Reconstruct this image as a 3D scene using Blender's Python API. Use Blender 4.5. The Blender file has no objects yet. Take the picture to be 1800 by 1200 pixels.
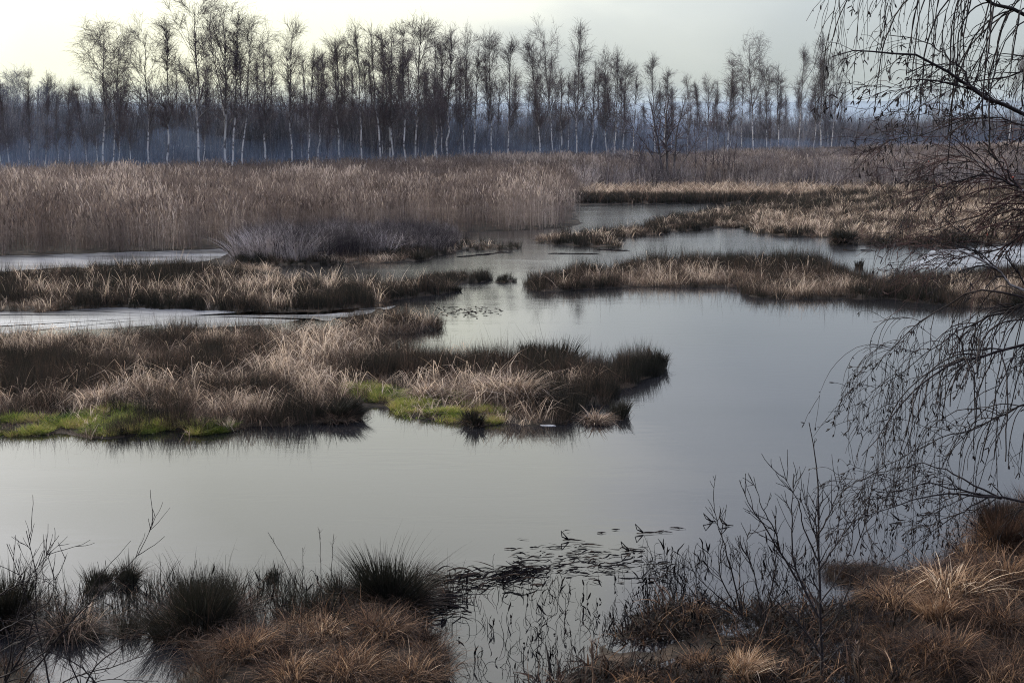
import bpy, math
import numpy as np
from mathutils import Vector

S = bpy.context.scene
COL = S.collection
rng = np.random.default_rng(11)

# ------------------------------------------------------------------ camera
CAM_H, FPX, PITCH = 7.5, 2400.0, math.radians(9.46)
cam_d = bpy.data.cameras.new('camera')
cam = bpy.data.objects.new('camera', cam_d); COL.objects.link(cam)
cam.location = (0, 0, CAM_H); cam.rotation_euler = (math.pi/2 - PITCH, 0, 0)
cam_d.sensor_width = 36.0; cam_d.lens = 36.0*FPX/1800.0
cam_d.clip_start = 0.1; cam_d.clip_end = 8000
S.camera = cam

# ------------------------------------------------------------------ light
SUN_AZ, SUN_EL = math.radians(-48), math.radians(25)      # azimuth from +Y towards +X
SUN_DIR = Vector((math.sin(SUN_AZ)*math.cos(SUN_EL), math.cos(SUN_AZ)*math.cos(SUN_EL), math.sin(SUN_EL)))
sun_d = bpy.data.lights.new('sun', 'SUN'); sun = bpy.data.objects.new('sun', sun_d); COL.objects.link(sun)
sun_d.energy = 4.8; sun_d.angle = math.radians(1.5); sun_d.color = (1.0, 0.90, 0.76)
sun.rotation_euler = (-SUN_DIR).to_track_quat('-Z', 'Y').to_euler(); sun.location = (-60, 60, 60)

W = bpy.data.worlds.new('World'); S.world = W; W.use_nodes = True
nt = W.node_tree; nt.nodes.clear()
def N(tree, t, **kw):
    n = tree.nodes.new(t)
    for k, v in kw.items(): setattr(n, k, v)
    return n
def L(tree, a, b): tree.links.new(a, b)
def math_node(tree, op, a, b=None, c=None, clamp=False):
    n = N(tree, 'ShaderNodeMath', operation=op, use_clamp=clamp)
    for i, v in enumerate((a, b, c)):
        if v is None: continue
        if isinstance(v, (int, float)): n.inputs[i].default_value = v
        else: L(tree, v, n.inputs[i])
    return n.outputs[0]
def ramp(tree, fac, stops, interp='LINEAR'):
    n = N(tree, 'ShaderNodeValToRGB'); n.color_ramp.interpolation = interp
    el = n.color_ramp.elements
    while len(el) > 1: el.remove(el[-1])
    el[0].position = stops[0][0]; el[0].color = (*stops[0][1], 1)
    for p, c in stops[1:]:
        e = el.new(p); e.color = (*c, 1)
    if fac is not None: L(tree, fac, n.inputs[0])
    return n.outputs[0]
def mix(tree, fac, a, b, mode='MIX'):
    n = N(tree, 'ShaderNodeMix', data_type='RGBA', blend_type=mode)
    for sock, v in ((n.inputs[0], fac), (n.inputs[6], a), (n.inputs[7], b)):
        if isinstance(v, (int, float)): sock.default_value = v
        elif isinstance(v, tuple): sock.default_value = (*v, 1)
        else: L(tree, v, sock)
    return n.outputs[2]

SKY_STR = 0.10
sky = N(nt, 'ShaderNodeTexSky', sky_type='NISHITA', sun_disc=False)
sky.sun_elevation = SUN_EL; sky.sun_rotation = SUN_AZ % (2*math.pi); sky.dust_density = 4.0; sky.air_density = 1.2
tc = N(nt, 'ShaderNodeTexCoord')
dot = N(nt, 'ShaderNodeVectorMath', operation='DOT_PRODUCT')
nrm = N(nt, 'ShaderNodeVectorMath', operation='NORMALIZE'); L(nt, tc.outputs['Generated'], nrm.inputs[0])
L(nt, nrm.outputs[0], dot.inputs[0]); dot.inputs[1].default_value = SUN_DIR
# thin cloud sheet: soft streaks, thinner and brighter towards the sun
mp = N(nt, 'ShaderNodeMapping'); L(nt, nrm.outputs[0], mp.inputs[0]); mp.inputs['Scale'].default_value = (1.0, 1.0, 3.2)
mp.inputs['Rotation'].default_value = (0.0, 0.18, 0.3)
nz = N(nt, 'ShaderNodeTexNoise'); L(nt, mp.outputs[0], nz.inputs['Vector'])
nz.inputs['Scale'].default_value = 3.0; nz.inputs['Detail'].default_value = 5.0; nz.inputs['Roughness'].default_value = 0.5; nz.inputs['Distortion'].default_value = 0.6
ang = math_node(nt, 'MULTIPLY', math_node(nt, 'ARCCOSINE', dot.outputs['Value']), 1/math.pi)   # 0 at sun .. 1 opposite
ang = math_node(nt, 'ADD', ang, math_node(nt, 'MULTIPLY', math_node(nt, 'SUBTRACT', nz.outputs['Fac'], 0.5), 0.10))
cloud = ramp(nt, ang, [(0.0, (2.1, 2.1, 1.75)), (0.12, (1.36, 1.37, 1.10)), (0.19, (0.80, 0.815, 0.61)), (0.262, (0.77, 0.785, 0.59)), (0.280, (0.66, 0.68, 0.57)), (0.295, (0.50, 0.535, 0.48)), (0.33, (0.375, 0.415, 0.395)), (0.50, (0.33, 0.372, 0.375)), (1.0, (0.31, 0.345, 0.37))])
sxyz = N(nt, 'ShaderNodeSeparateXYZ'); L(nt, nrm.outputs[0], sxyz.inputs[0])          # an overcast sky is brightest overhead
up01 = math_node(nt, 'MAXIMUM', sxyz.outputs[2], 0.0)
zc_ = N(nt, 'ShaderNodeCombineXYZ')
for i_, k_ in enumerate((2.72, 2.70, 4.25)): L(nt, math_node(nt, 'MULTIPLY_ADD', up01, k_, 1.0), zc_.inputs[i_])
clz = N(nt, 'ShaderNodeVectorMath', operation='MULTIPLY'); L(nt, cloud, clz.inputs[0]); L(nt, zc_.outputs[0], clz.inputs[1]); cloud = clz.outputs[0]
cl10 = N(nt, 'ShaderNodeVectorMath', operation='SCALE'); L(nt, cloud, cl10.inputs[0]); cl10.inputs['Scale'].default_value = 1/SKY_STR
bg = N(nt, 'ShaderNodeBackground'); bg.inputs['Strength'].default_value = SKY_STR
L(nt, mix(nt, 0.90, sky.outputs[0], cl10.outputs[0]), bg.inputs['Color'])
wo = N(nt, 'ShaderNodeOutputWorld'); L(nt, bg.outputs[0], wo.inputs['Surface'])

S.render.engine = 'CYCLES'
S.view_settings.view_transform = 'Standard'; S.view_settings.look = 'None'
S.view_settings.exposure = 0.42; S.view_settings.gamma = 1.0; S.view_settings.use_curve_mapping = False
cy = S.cycles
cy.use_denoising = True; cy.denoising_prefilter = 'NONE'; cy.denoising_input_passes = 'RGB_ALBEDO_NORMAL'; cy.max_bounces = 6; cy.diffuse_bounces = 2; cy.glossy_bounces = 2; cy.transmission_bounces = 3
cy.volume_bounces = 0; cy.transparent_max_bounces = 8; cy.caustics_reflective = False; cy.caustics_refractive = False
cy.sample_clamp_indirect = 3.0; cy.sample_clamp_direct = 8.0; cy.filter_width = 1.05

# ------------------------------------------------------------------ helpers
cp, sp = math.cos(PITCH), math.sin(PITCH)
def ray(x, y):
    dx, dy = (np.asarray(x, float)-900)/FPX, (600-np.asarray(y, float))/FPX
    return np.stack([dx, cp + dy*sp, -sp + dy*cp], -1)
def PG(x, y, z=0.0):                      # where a sight line meets the level z
    r = ray(x, y); t = (z-CAM_H)/r[..., 2]
    return np.array([0, 0, CAM_H]) + r*t[..., None]
def PD(x, y, depth):                      # point at a given distance along +Y
    r = ray(x, y); t = depth/r[..., 1]
    return np.array([0, 0, CAM_H]) + r*np.asarray(t)[..., None]
def pix(P):                               # the inverse, to look up which patch a spot of ground belongs to
    P = np.asarray(P, float)
    if P.shape[-1] == 2: P = np.concatenate([P, np.zeros(P.shape[:-1]+(1,))], -1)
    d = P - np.array([0, 0, CAM_H])
    zc = d[..., 1]*cp - d[..., 2]*sp; yc = d[..., 1]*sp + d[..., 2]*cp
    zc = np.where(np.abs(zc) < 1e-3, 1e-3, zc)
    return 900+FPX*d[..., 0]/zc, 600-FPX*yc/zc

def hash2(ix, iy, seed):
    n = (ix.astype(np.int64)*374761393 + iy.astype(np.int64)*668265263 + seed*974634777) & 0x7fffffff
    n = (n ^ (n >> 13))*1274126177 & 0x7fffffff
    return ((n ^ (n >> 16)) & 0xffff)/65535.0
def vnoise(x, y, seed=0):
    x, y = np.asarray(x, float), np.asarray(y, float)
    ix, iy = np.floor(x), np.floor(y); fx, fy = x-ix, y-iy
    fx, fy = fx*fx*(3-2*fx), fy*fy*(3-2*fy)
    a, b = hash2(ix, iy, seed), hash2(ix+1, iy, seed); c, d = hash2(ix, iy+1, seed), hash2(ix+1, iy+1, seed)
    return (a*(1-fx)+b*fx)*(1-fy) + (c*(1-fx)+d*fx)*fy
def fbm(x, y, seed=0, o=3):
    s, a, t = 0, 1, 0
    for k in range(o):
        s = s + a*vnoise(x*2**k, y*2**k, seed+k*17); t += a; a *= 0.5
    return s/t

class Geo:                                # a bag of vertices and faces with a per-vertex 'shade'
    def __init__(g): g.V, g.F, g.T, g.S, g.M, g.n = [], [], [], [], [], 0
    def add(g, V, quads=None, tris=None, shade=0.5, mat=0):
        V = np.asarray(V, float).reshape(-1, 3)
        if quads is not None and len(quads): g.F.append(np.asarray(quads)+g.n); g.M.append(('q', len(quads), mat))
        if tris is not None and len(tris): g.T.append(np.asarray(tris)+g.n); g.M.append(('t', len(tris), mat))
        g.V.append(V); g.S.append(np.broadcast_to(np.asarray(shade, float), (len(V),)).copy()); g.n += len(V)
        return g
    def ribbons(g, P, Wd, side, shade=None, mat=0):
        n, K, _ = P.shape
        if shade is None: shade = rng.random(n)
        s = side[:, None, :]*Wd[..., None]*0.5
        V = np.stack([P-s, P+s], 2).reshape(-1, 3)
        k = np.arange(K-1); b = (np.arange(n)[:, None]*K + k)*2
        q = np.stack([b, b+1, b+3, b+2], -1).reshape(-1, 4)
        return g.add(V, q, shade=np.repeat(np.broadcast_to(shade, (n,)), K*2), mat=mat)
    def tubes(g, P, R, sides=3, shade=None, mat=0, cap=False):
        n, K, _ = P.shape
        if shade is None: shade = rng.random(n)
        T = np.gradient(P, axis=1); T /= np.linalg.norm(T, axis=-1, keepdims=True)+1e-9
        ref = np.where(np.abs(T[:, :1, 2:3]) > 0.85, np.array([1., 0.2, 0]), np.array([0, 0, 1.]))
        u = np.cross(T, ref); u /= np.linalg.norm(u, axis=-1, keepdims=True)+1e-9
        v = np.cross(T, u)
        a = np.arange(sides)*2*math.pi/sides
        V = P[:, :, None] + R[:, :, None, None]*(u[:, :, None]*np.cos(a)[None, None, :, None] + v[:, :, None]*np.sin(a)[None, None, :, None])
        k = np.arange(K-1)[:, None]; j = np.arange(sides)[None]
        base = np.arange(n)[:, None, None]*K*sides
        q = np.stack([base+k*sides+j, base+k*sides+(j+1) % sides, base+(k+1)*sides+(j+1) % sides, base+(k+1)*sides+j], -1).reshape(-1, 4)
        return g.add(V.reshape(-1, 3), q, shade=np.repeat(np.broadcast_to(shade, (n,)), K*sides), mat=mat)
    def arrays(g):
        V = np.concatenate(g.V) if g.V else np.zeros((0, 3))
        Q = np.concatenate(g.F) if g.F else np.zeros((0, 4), int)
        T = np.concatenate(g.T) if g.T else np.zeros((0, 3), int)
        mq = np.concatenate([np.full(c, m) for t, c, m in g.M if t == 'q'] or [np.zeros(0, int)])
        mt = np.concatenate([np.full(c, m) for t, c, m in g.M if t == 't'] or [np.zeros(0, int)])
        return V, Q, T, np.concatenate([mq, mt]).astype(np.int32), (np.concatenate(g.S) if g.S else np.zeros(0))

def mesh_of(name, V, Q, T, mi, mats, attrs=(), smooth=False):
    me = bpy.data.meshes.new(name)
    me.vertices.add(len(V)); me.vertices.foreach_set('co', np.ascontiguousarray(V, np.float32).ravel())
    nl = len(Q)*4+len(T)*3
    if nl:
        me.loops.add(nl); me.loops.foreach_set('vertex_index', np.concatenate([Q.ravel(), T.ravel()]).astype(np.int32))
        me.polygons.add(len(Q)+len(T))
        me.polygons.foreach_set('loop_start', np.concatenate([np.arange(len(Q))*4, len(Q)*4+np.arange(len(T))*3]).astype(np.int32))
        me.polygons.foreach_set('material_index', mi)
        me.polygons.foreach_set('use_smooth', np.full(len(Q)+len(T), smooth))
    for nm, ty, arr in attrs:
        at = me.attributes.new(nm, ty, 'POINT')
        at.data.foreach_set('vector' if ty == 'FLOAT_VECTOR' else 'value', np.ascontiguousarray(arr).ravel())
    for m in mats: me.materials.append(m)
    me.update(); me.validate()
    return me
def build(geo, name, mats, smooth=False):
    V, Q, T, mi, s = geo.arrays()
    return mesh_of(name, V, Q, T, mi, mats if isinstance(mats, list) else [mats], [('shade', 'FLOAT', s.astype(np.float32))], smooth)
def link(name, me, parent=None, loc=(0, 0, 0)):
    o = bpy.data.objects.new(name, me); COL.objects.link(o); o.location = loc
    if parent is not None: o.parent = parent
    return o
def tag(o, label=None, cat=None, group=None, kind=None):
    for k, v in (('label', label), ('category', cat), ('group', group), ('kind', kind)):
        if v: o[k] = v
    return o
def copy_tree(o, loc, parent=None):
    c = o.copy(); COL.objects.link(c); c.parent = parent
    if parent is None: c.location = loc
    for ch in o.children: copy_tree(ch, None, c)
    return c

# ------------------------------------------------------------------ materials
def mat_new(name):
    m = bpy.data.materials.new(name); m.use_nodes = True; m.node_tree.nodes.clear()
    return m, m.node_tree
def mat_blades(name, stops, w_inst=0.28, transl=0.36, rough=0.7, spec=0.12):
    m, t = mat_new(name)
    sh = N(t, 'ShaderNodeAttribute', attribute_name='shade')
    if w_inst:
        ti = N(t, 'ShaderNodeAttribute', attribute_type='INSTANCER', attribute_name='tint')
        v = math_node(t, 'ADD', math_node(t, 'MULTIPLY', ti.outputs['Fac'], 1.0), math_node(t, 'MULTIPLY', math_node(t, 'SUBTRACT', sh.outputs['Fac'], 0.5), 1-w_inst), clamp=True)
    else: v = sh.outputs['Fac']
    c = ramp(t, v, stops)
    d = N(t, 'ShaderNodeBsdfPrincipled'); L(t, c, d.inputs['Base Color']); d.inputs['Roughness'].default_value = rough; d.inputs['Specular IOR Level'].default_value = spec
    tr = N(t, 'ShaderNodeBsdfTranslucent'); L(t, c, tr.inputs['Color'])
    mx = N(t, 'ShaderNodeMixShader'); mx.inputs[0].default_value = transl
    L(t, d.outputs[0], mx.inputs[1]); L(t, tr.outputs[0], mx.inputs[2])
    L(t, mx.outputs[0], N(t, 'ShaderNodeOutputMaterial').inputs['Surface'])
    return m
GRASS_STOPS = [(0.0, (0.006, 0.007, 0.005)), (0.2, (0.018, 0.016, 0.012)), (0.42, (0.068, 0.044, 0.033)), (0.68, (0.185, 0.130, 0.093)), (1.0, (0.55, 0.45, 0.345))]
RUSSET_STOPS = [(0.0, (0.006, 0.005, 0.004)), (0.3, (0.036, 0.021, 0.015)), (0.55, (0.13, 0.073, 0.041)), (0.8, (0.29, 0.19, 0.115)), (1.0, (0.58, 0.47, 0.34))]
M_GRASS = mat_blades('dry_grass', GRASS_STOPS)
M_GRASS1 = mat_blades('dry_grass_single', GRASS_STOPS, w_inst=0)
M_RUSSET = mat_blades('russet_grass', RUSSET_STOPS)
M_RUSSET1 = mat_blades('russet_grass_single', RUSSET_STOPS, w_inst=0)
M_REED = mat_blades('reed_stems', [(0, (0.026, 0.020, 0.018)), (0.35, (0.092, 0.070, 0.060)), (0.7, (0.185, 0.147, 0.124)), (1, (0.46, 0.39, 0.33))], 0.4)
M_MOSS = mat_blades('green_moss', [(0, (0.025, 0.038, 0.010)), (0.4, (0.10, 0.145, 0.022)), (0.75, (0.24, 0.25, 0.05)), (1, (0.26, 0.20, 0.09))], 0.5)
M_DEAD = mat_blades('wet_dead_leaf', [(0, (0.003, 0.003, 0.004)), (0.7, (0.007, 0.006, 0.006)), (1, (0.022, 0.017, 0.014))], 0, 0.03, 0.9, 0.0)
M_SCRUB = mat_blades('scrub_twigs', [(0, (0.014, 0.011, 0.013)), (0.5, (0.055, 0.043, 0.043)), (1, (0.34, 0.30, 0.28))], 0.45, 0.05)
M_WOOD = mat_blades('wood_twigs', [(0, (0.030, 0.023, 0.026)), (1, (0.085, 0.060, 0.060))], 0, 0.0, 0.8)

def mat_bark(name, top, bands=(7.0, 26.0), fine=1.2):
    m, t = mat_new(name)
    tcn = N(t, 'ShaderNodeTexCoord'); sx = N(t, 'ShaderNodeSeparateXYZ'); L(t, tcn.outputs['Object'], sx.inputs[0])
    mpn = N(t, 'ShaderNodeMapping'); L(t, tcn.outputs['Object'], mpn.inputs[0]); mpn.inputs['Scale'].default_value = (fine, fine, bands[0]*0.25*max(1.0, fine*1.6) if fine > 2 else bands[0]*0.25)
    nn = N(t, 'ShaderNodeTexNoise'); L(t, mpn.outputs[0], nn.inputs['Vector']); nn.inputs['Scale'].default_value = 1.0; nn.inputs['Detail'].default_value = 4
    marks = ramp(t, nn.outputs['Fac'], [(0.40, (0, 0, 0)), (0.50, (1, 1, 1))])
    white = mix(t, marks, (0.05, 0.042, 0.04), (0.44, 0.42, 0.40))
    h = N(t, 'ShaderNodeMapRange'); L(t, sx.outputs[2], h.inputs[0]); h.inputs[1].default_value = top*0.5; h.inputs[2].default_value = top*0.85  # darker upper trunk: backlit silhouette painted in, with browner young bark
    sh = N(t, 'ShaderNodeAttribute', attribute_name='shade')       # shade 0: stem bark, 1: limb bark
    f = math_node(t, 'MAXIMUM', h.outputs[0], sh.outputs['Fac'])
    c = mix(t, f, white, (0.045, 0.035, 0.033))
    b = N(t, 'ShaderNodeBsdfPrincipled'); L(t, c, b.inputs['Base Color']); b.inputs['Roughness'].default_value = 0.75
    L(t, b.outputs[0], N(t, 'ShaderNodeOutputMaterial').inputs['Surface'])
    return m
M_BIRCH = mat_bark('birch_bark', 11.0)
M_NEARBIRCH = mat_bark('near_birch_bark', 14.0, (9.0, 0), 5.0)
def mat_plain(name, a, b, scale=6.0, rough=0.8, spec=0.15):
    m, t = mat_new(name)
    tcn = N(t, 'ShaderNodeTexCoord'); nn = N(t, 'ShaderNodeTexNoise'); L(t, tcn.outputs['Object'], nn.inputs['Vector']); nn.inputs['Scale'].default_value = scale; nn.inputs['Detail'].default_value = 6
    c = ramp(t, nn.outputs['Fac'], [(0.32, a), (0.68, b)])
    p = N(t, 'ShaderNodeBsdfPrincipled'); L(t, c, p.inputs['Base Color']); p.inputs['Roughness'].default_value = rough; p.inputs['Specular IOR Level'].default_value = spec
    bm = N(t, 'ShaderNodeBump'); bm.inputs['Strength'].default_value = 0.5; bm.inputs['Distance'].default_value = 0.02; L(t, nn.outputs['Fac'], bm.inputs['Height']); L(t, bm.outputs[0], p.inputs['Normal'])
    L(t, p.outputs[0], N(t, 'ShaderNodeOutputMaterial').inputs['Surface'])
    return m
M_DARKBARK = mat_plain('dark_bark', (0.005, 0.004, 0.005), (0.02, 0.015, 0.014), 30)
M_REDTWIG = mat_plain('red_twig', (0.016, 0.008, 0.008), (0.055, 0.028, 0.025), 30)
M_GREYBARK = mat_plain('grey_bark', (0.05, 0.045, 0.043), (0.30, 0.27, 0.25), 18)
M_ALDER = mat_plain('alder_bark', (0.03, 0.027, 0.028), (0.085, 0.072, 0.068), 3)
M_PEAT = mat_plain('peat_mound', (0.010, 0.008, 0.006), (0.045, 0.034, 0.024), 9)
M_ICE = mat_plain('thin_ice', (0.12, 0.12, 0.12), (0.38, 0.38, 0.38), 14, 0.4)
M_REDLEAF = mat_plain('red_leaf', (0.16, 0.02, 0.012), (0.30, 0.05, 0.025), 40, 0.6)

# ------------------------------------------------------------------ the lie of the land (outlines on the water level)
def poly(pts): 
    a = np.array(pts, float); return PG(a[:, 0], a[:, 1])[:, :2]
OUT = {
 'near_isle': [(-260, 770), (0, 762), (100, 764), (190, 772), (240, 764), (300, 756), (345, 764), (390, 760), (440, 748), (560, 746), (610, 735), (645, 715), (668, 714), (705, 727), (760, 740), (850, 744), (940, 750), (1005, 738), (1030, 715), (1062, 712), (1085, 690), (1120, 672), (1150, 660), (1166, 650), (1160, 640), (1100, 640), (1060, 652), (1010, 645), (950, 640), (850, 640), (760, 630), (690, 622), (650, 604), (655, 592), (700, 588), (745, 583), (775, 578), (772, 570), (700, 566), (640, 572), (560, 590), (420, 592), (300, 590), (180, 604), (60, 600), (-260, 606)],
 'mid_isle': [(-260, 548), (0, 547), (70, 550), (130, 544), (210, 540), (330, 545), (480, 550), (560, 548), (640, 541), (690, 528), (760, 519), (806, 511), (800, 505), (720, 503), (640, 503), (560, 500), (470, 496), (400, 486), (300, 482), (150, 484), (0, 492), (-260, 500)],
 'sedge_bar': [(385, 478), (430, 484), (480, 481), (490, 474), (440, 470), (395, 468)],
 'islet': [(742, 497), (790, 499), (864, 496), (860, 489), (800, 487), (756, 491)],
 'islet_b': [(872, 497), (905, 495), (903, 490), (875, 490)],
 'right_isle': [(920, 500), (950, 513), (1020, 509), (1060, 506), (1130, 505), (1300, 505), (1312, 520), (1380, 528), (1440, 525), (1500, 526), (1570, 526), (1630, 534), (1700, 541), (1800, 541), (2060, 545), (2060, 478), (1800, 482), (1700, 490), (1640, 497), (1570, 500), (1500, 492), (1490, 484), (1440, 472), (1300, 470), (1180, 470), (1100, 473), (1070, 486), (1000, 488)],
 'spit': [(935, 424), (970, 430), (1040, 434), (1090, 436), (1084, 428), (1100, 418), (1145, 414), (1190, 408), (1260, 401), (1300, 400), (1332, 411), (1400, 416), (1460, 418), (1466, 431), (1560, 431), (1640, 434), (1700, 430), (1800, 425), (2100, 424), (2300, 300), (2000, 275), (1500, 300), (1450, 345), (1330, 366), (1250, 374), (1190, 384), (1130, 402), (1040, 414), (960, 417)],
 'willow_bar': [(412, 463), (500, 467), (620, 465), (720, 460), (760, 456), (770, 449), (820, 441), (905, 440), (916, 433), (860, 428), (790, 420), (700, 424), (560, 428), (440, 438)],
 'reed_land': [(-320, 455), (0, 450), (150, 446), (300, 441), (400, 437), (470, 430), (560, 420), (700, 410), (780, 407), (830, 408), (900, 406), (1000, 401), (1022, 394), (1016, 380), (1005, 362), (1100, 359), (1200, 358), (1345, 358), (1450, 350), (1600, 345), (2300, 330), (2300, 240), (1800, 235), (-320, 235)],
 'front_mound': [(300, 1245), (335, 1170), (400, 1130), (460, 1108), (560, 1100), (700, 1085), (755, 1100), (775, 1150), (790, 1245)],
 'front_left': [(-150, 1250), (-150, 1165), (0, 1160), (70, 1182), (120, 1250)],
 'mat': [(930, 1250), (1010, 1170), (1080, 1120), (1100, 1075), (1200, 1060), (1330, 1066), (1440, 1080), (1500, 1060), (1560, 1100), (1600, 1250)],
 'right_mound': [(1540, 1250), (1500, 1150), (1520, 1080), (1490, 1045), (1560, 1030), (1640, 1008), (1700, 985), (1718, 950), (1725, 910), (1760, 895), (1900, 885), (2000, 1250)],
 'dark_islet': [(1452, 1015), (1480, 1030), (1540, 1022), (1590, 1010), (1580, 992), (1500, 990), (1462, 996)],
}
POLY = {k: poly(v) for k, v in OUT.items()}
LEVEL = {'mat': (0.015, 0.10), 'near_isle': (0.10, 0.16), 'front_mound': (0.22, 0.25), 'right_mound': (0.20, 0.3), 'reed_land': (0.08, 0.05)}
def sdf(pl, X, Y):                        # signed distance, positive inside
    px, py = X.ravel(), Y.ravel(); best = np.full(px.shape, 1e9); ins = np.zeros(px.shape, bool)
    n = len(pl)
    for i in range(n):
        a, b = pl[i], pl[(i+1) % n]; e = b-a
        wx, wy = px-a[0], py-a[1]
        t = np.clip((wx*e[0]+wy*e[1])/(e@e+1e-12), 0, 1)
        best = np.minimum(best, (wx-t*e[0])**2+(wy-t*e[1])**2)
        c = (a[1] > py) != (b[1] > py)
        ins ^= c & (px < e[0]*(py-a[1])/(e[1] if abs(e[1]) > 1e-12 else 1e-12)+a[0])
    return (np.sqrt(best)*np.where(ins, 1, -1)).reshape(X.shape)
def ground_z(X, Y):
    X, Y = np.asarray(X, float), np.asarray(Y, float)
    z = np.full(X.shape, -0.6)
    for k, pl in POLY.items():
        lo, hi = pl.min(0)-3, pl.max(0)+3
        m = (X > lo[0]) & (X < hi[0]) & (Y > lo[1]) & (Y < hi[1])
        if not m.any(): continue
        xs, ys = X[m], Y[m]
        s = sdf(pl, xs, ys) + (fbm(xs*1.6, ys*1.6, 5)-0.5)*(0.5 if k != 'reed_land' else 0.9)
        top, rough = LEVEL.get(k, (0.10, 0.12))
        h = np.where(s > 0, top*(1-np.exp(-np.maximum(s, 0)/0.35)) + rough*(fbm(xs*1.1, ys*1.1, 9)-0.5)*np.clip(s/0.4, 0, 1), -0.6*(1-np.exp(np.minimum(s, 0)/0.8)))
        z[m] = np.maximum(z[m], h)
    far = np.clip((Y-150)/60, 0, 1)
    z = np.maximum(z, np.where(Y > 150, -0.6+far*0.9, -0.6))
    side = np.clip((np.hypot(X, Y)-260)/60, 0, 1); z = np.maximum(z, -0.6+side*1.0)
    bank = (15.6-Y+0.9*(fbm(X*0.5, Y*0.5, 3)-0.5))*0.39
    bank = np.minimum(bank, 5.8 + 0.1*np.sin(X))
    return np.maximum(z, bank)
def axis(a, b, step, lo, hi, g=1.18):
    core = np.arange(a, b+1e-6, step); l, r, s = [], [], step
    x = a
    while x > lo: s *= g; x -= s; l.append(x)
    x, s = b, step
    while x < hi: s *= g; x += s; r.append(x)
    return np.concatenate([l[::-1], core, r])
def grid_mesh(name, xs, ys, Z, mats, smooth=True):
    X, Y = np.meshgrid(xs, ys); V = np.stack([X, Y, Z], -1).reshape(-1, 3)
    nx, ny = len(xs), len(ys); i = (np.arange(ny-1)[:, None]*nx+np.arange(nx-1)[None]).ravel()
    Q = np.stack([i, i+1, i+nx+1, i+nx], -1)
    return mesh_of(name, V, Q, np.zeros((0, 3), int), np.zeros(len(Q), np.int32), mats, smooth=smooth)
xs = axis(-33, 36, 0.25, -2400, 2400, 1.2); ys = np.concatenate([axis(8, 84, 0.25, -2400, 84.1, 1.25)[:-1], axis(84.5, 175, 1.0, 84, 2400, 1.15)])
X, Y = np.meshgrid(xs, ys)
m, t = mat_new('marsh_soil')
tcn = N(t, 'ShaderNodeNewGeometry'); nn = N(t, 'ShaderNodeTexNoise'); L(t, tcn.outputs['Position'], nn.inputs['Vector']); nn.inputs['Scale'].default_value = 1.7; nn.inputs['Detail'].default_value = 8
soil = ramp(t, nn.outputs['Fac'], [(0.35, (0.008, 0.007, 0.005)), (0.55, (0.022, 0.017, 0.012)), (0.7, (0.06, 0.042, 0.028))])
p = N(t, 'ShaderNodeBsdfPrincipled'); L(t, soil, p.inputs['Base Color']); p.inputs['Roughness'].default_value = 0.85; p.inputs['Specular IOR Level'].default_value = 0.08
bm = N(t, 'ShaderNodeBump'); bm.inputs['Strength'].default_value = 0.8; bm.inputs['Distance'].default_value = 0.08; L(t, nn.outputs['Fac'], bm.inputs['Height']); L(t, bm.outputs[0], p.inputs['Normal'])
L(t, p.outputs[0], N(t, 'ShaderNodeOutputMaterial').inputs['Surface'])
tag(link('ground', grid_mesh('ground', xs, ys, ground_z(X, Y), [m])), 'dark boggy ground forming the low islands and the far plain', kind='structure')

# water: still, a little wind texture in patches
m, t = mat_new('still_water')
g = N(t, 'ShaderNodeNewGeometry')
def noise(scale, detail, vec_scale=(1, 1, 1), dist=0):
    mpn = N(t, 'ShaderNodeMapping'); L(t, g.outputs['Position'], mpn.inputs[0]); mpn.inputs['Scale'].default_value = vec_scale
    n = N(t, 'ShaderNodeTexNoise'); L(t, mpn.outputs[0], n.inputs['Vector']); n.inputs['Scale'].default_value = scale; n.inputs['Detail'].default_value = detail; n.inputs['Distortion'].default_value = dist
    return n.outputs['Fac']
rip = noise(2.2, 3, (0.55, 1.5, 1)); big = noise(0.09, 3, (0.6, 1.3, 1), 0.8)
patch = ramp(t, big, [(0.42, (0.15,)*3), (0.62, (1, 1, 1))])
yv = N(t, 'ShaderNodeSeparateXYZ'); L(t, g.outputs['Position'], yv.inputs[0])
wind = N(t, 'ShaderNodeMapRange'); wind.interpolation_type = 'SMOOTHSTEP'; L(t, yv.outputs[1], wind.inputs[0]); wind.inputs[1].default_value = 44.0; wind.inputs[2].default_value = 74.0; wind.inputs[3].default_value = 0.0; wind.inputs[4].default_value = 0.13
streak = ramp(t, noise(0.32, 4, (0.35, 2.2, 1), 0.4), [(0.48, (0, 0, 0)), (0.66, (1, 1, 1))])
bmp = N(t, 'ShaderNodeBump'); bmp.inputs['Distance'].default_value = 0.010; L(t, rip, bmp.inputs['Height']); L(t, math_node(t, 'MULTIPLY_ADD', patch, 0.18, math_node(t, 'MULTIPLY', streak, 0.42)), bmp.inputs['Strength'])
p = N(t, 'ShaderNodeBsdfPrincipled'); p.inputs['IOR'].default_value = 1.333
L(t, mix(t, patch, (0.004, 0.004, 0.004), (0.010, 0.010, 0.011)), p.inputs['Base Color'])
L(t, math_node(t, 'ADD', math_node(t, 'MULTIPLY_ADD', math_node(t, 'MULTIPLY', patch, streak), 0.07, 0.03), wind.outputs[0]), p.inputs['Roughness']); L(t, bmp.outputs[0], p.inputs['Normal'])
p.inputs['Specular IOR Level'].default_value = 0.5
L(t, p.outputs[0], N(t, 'ShaderNodeOutputMaterial').inputs['Surface'])
wx = np.array([-300., 0, 300]); wy = np.array([5., 150, 300])
tag(link('water', grid_mesh('water', wx, wy, np.zeros((3, 3)), [m])), 'still grey marsh water mirroring the overcast sky', kind='structure')

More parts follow.
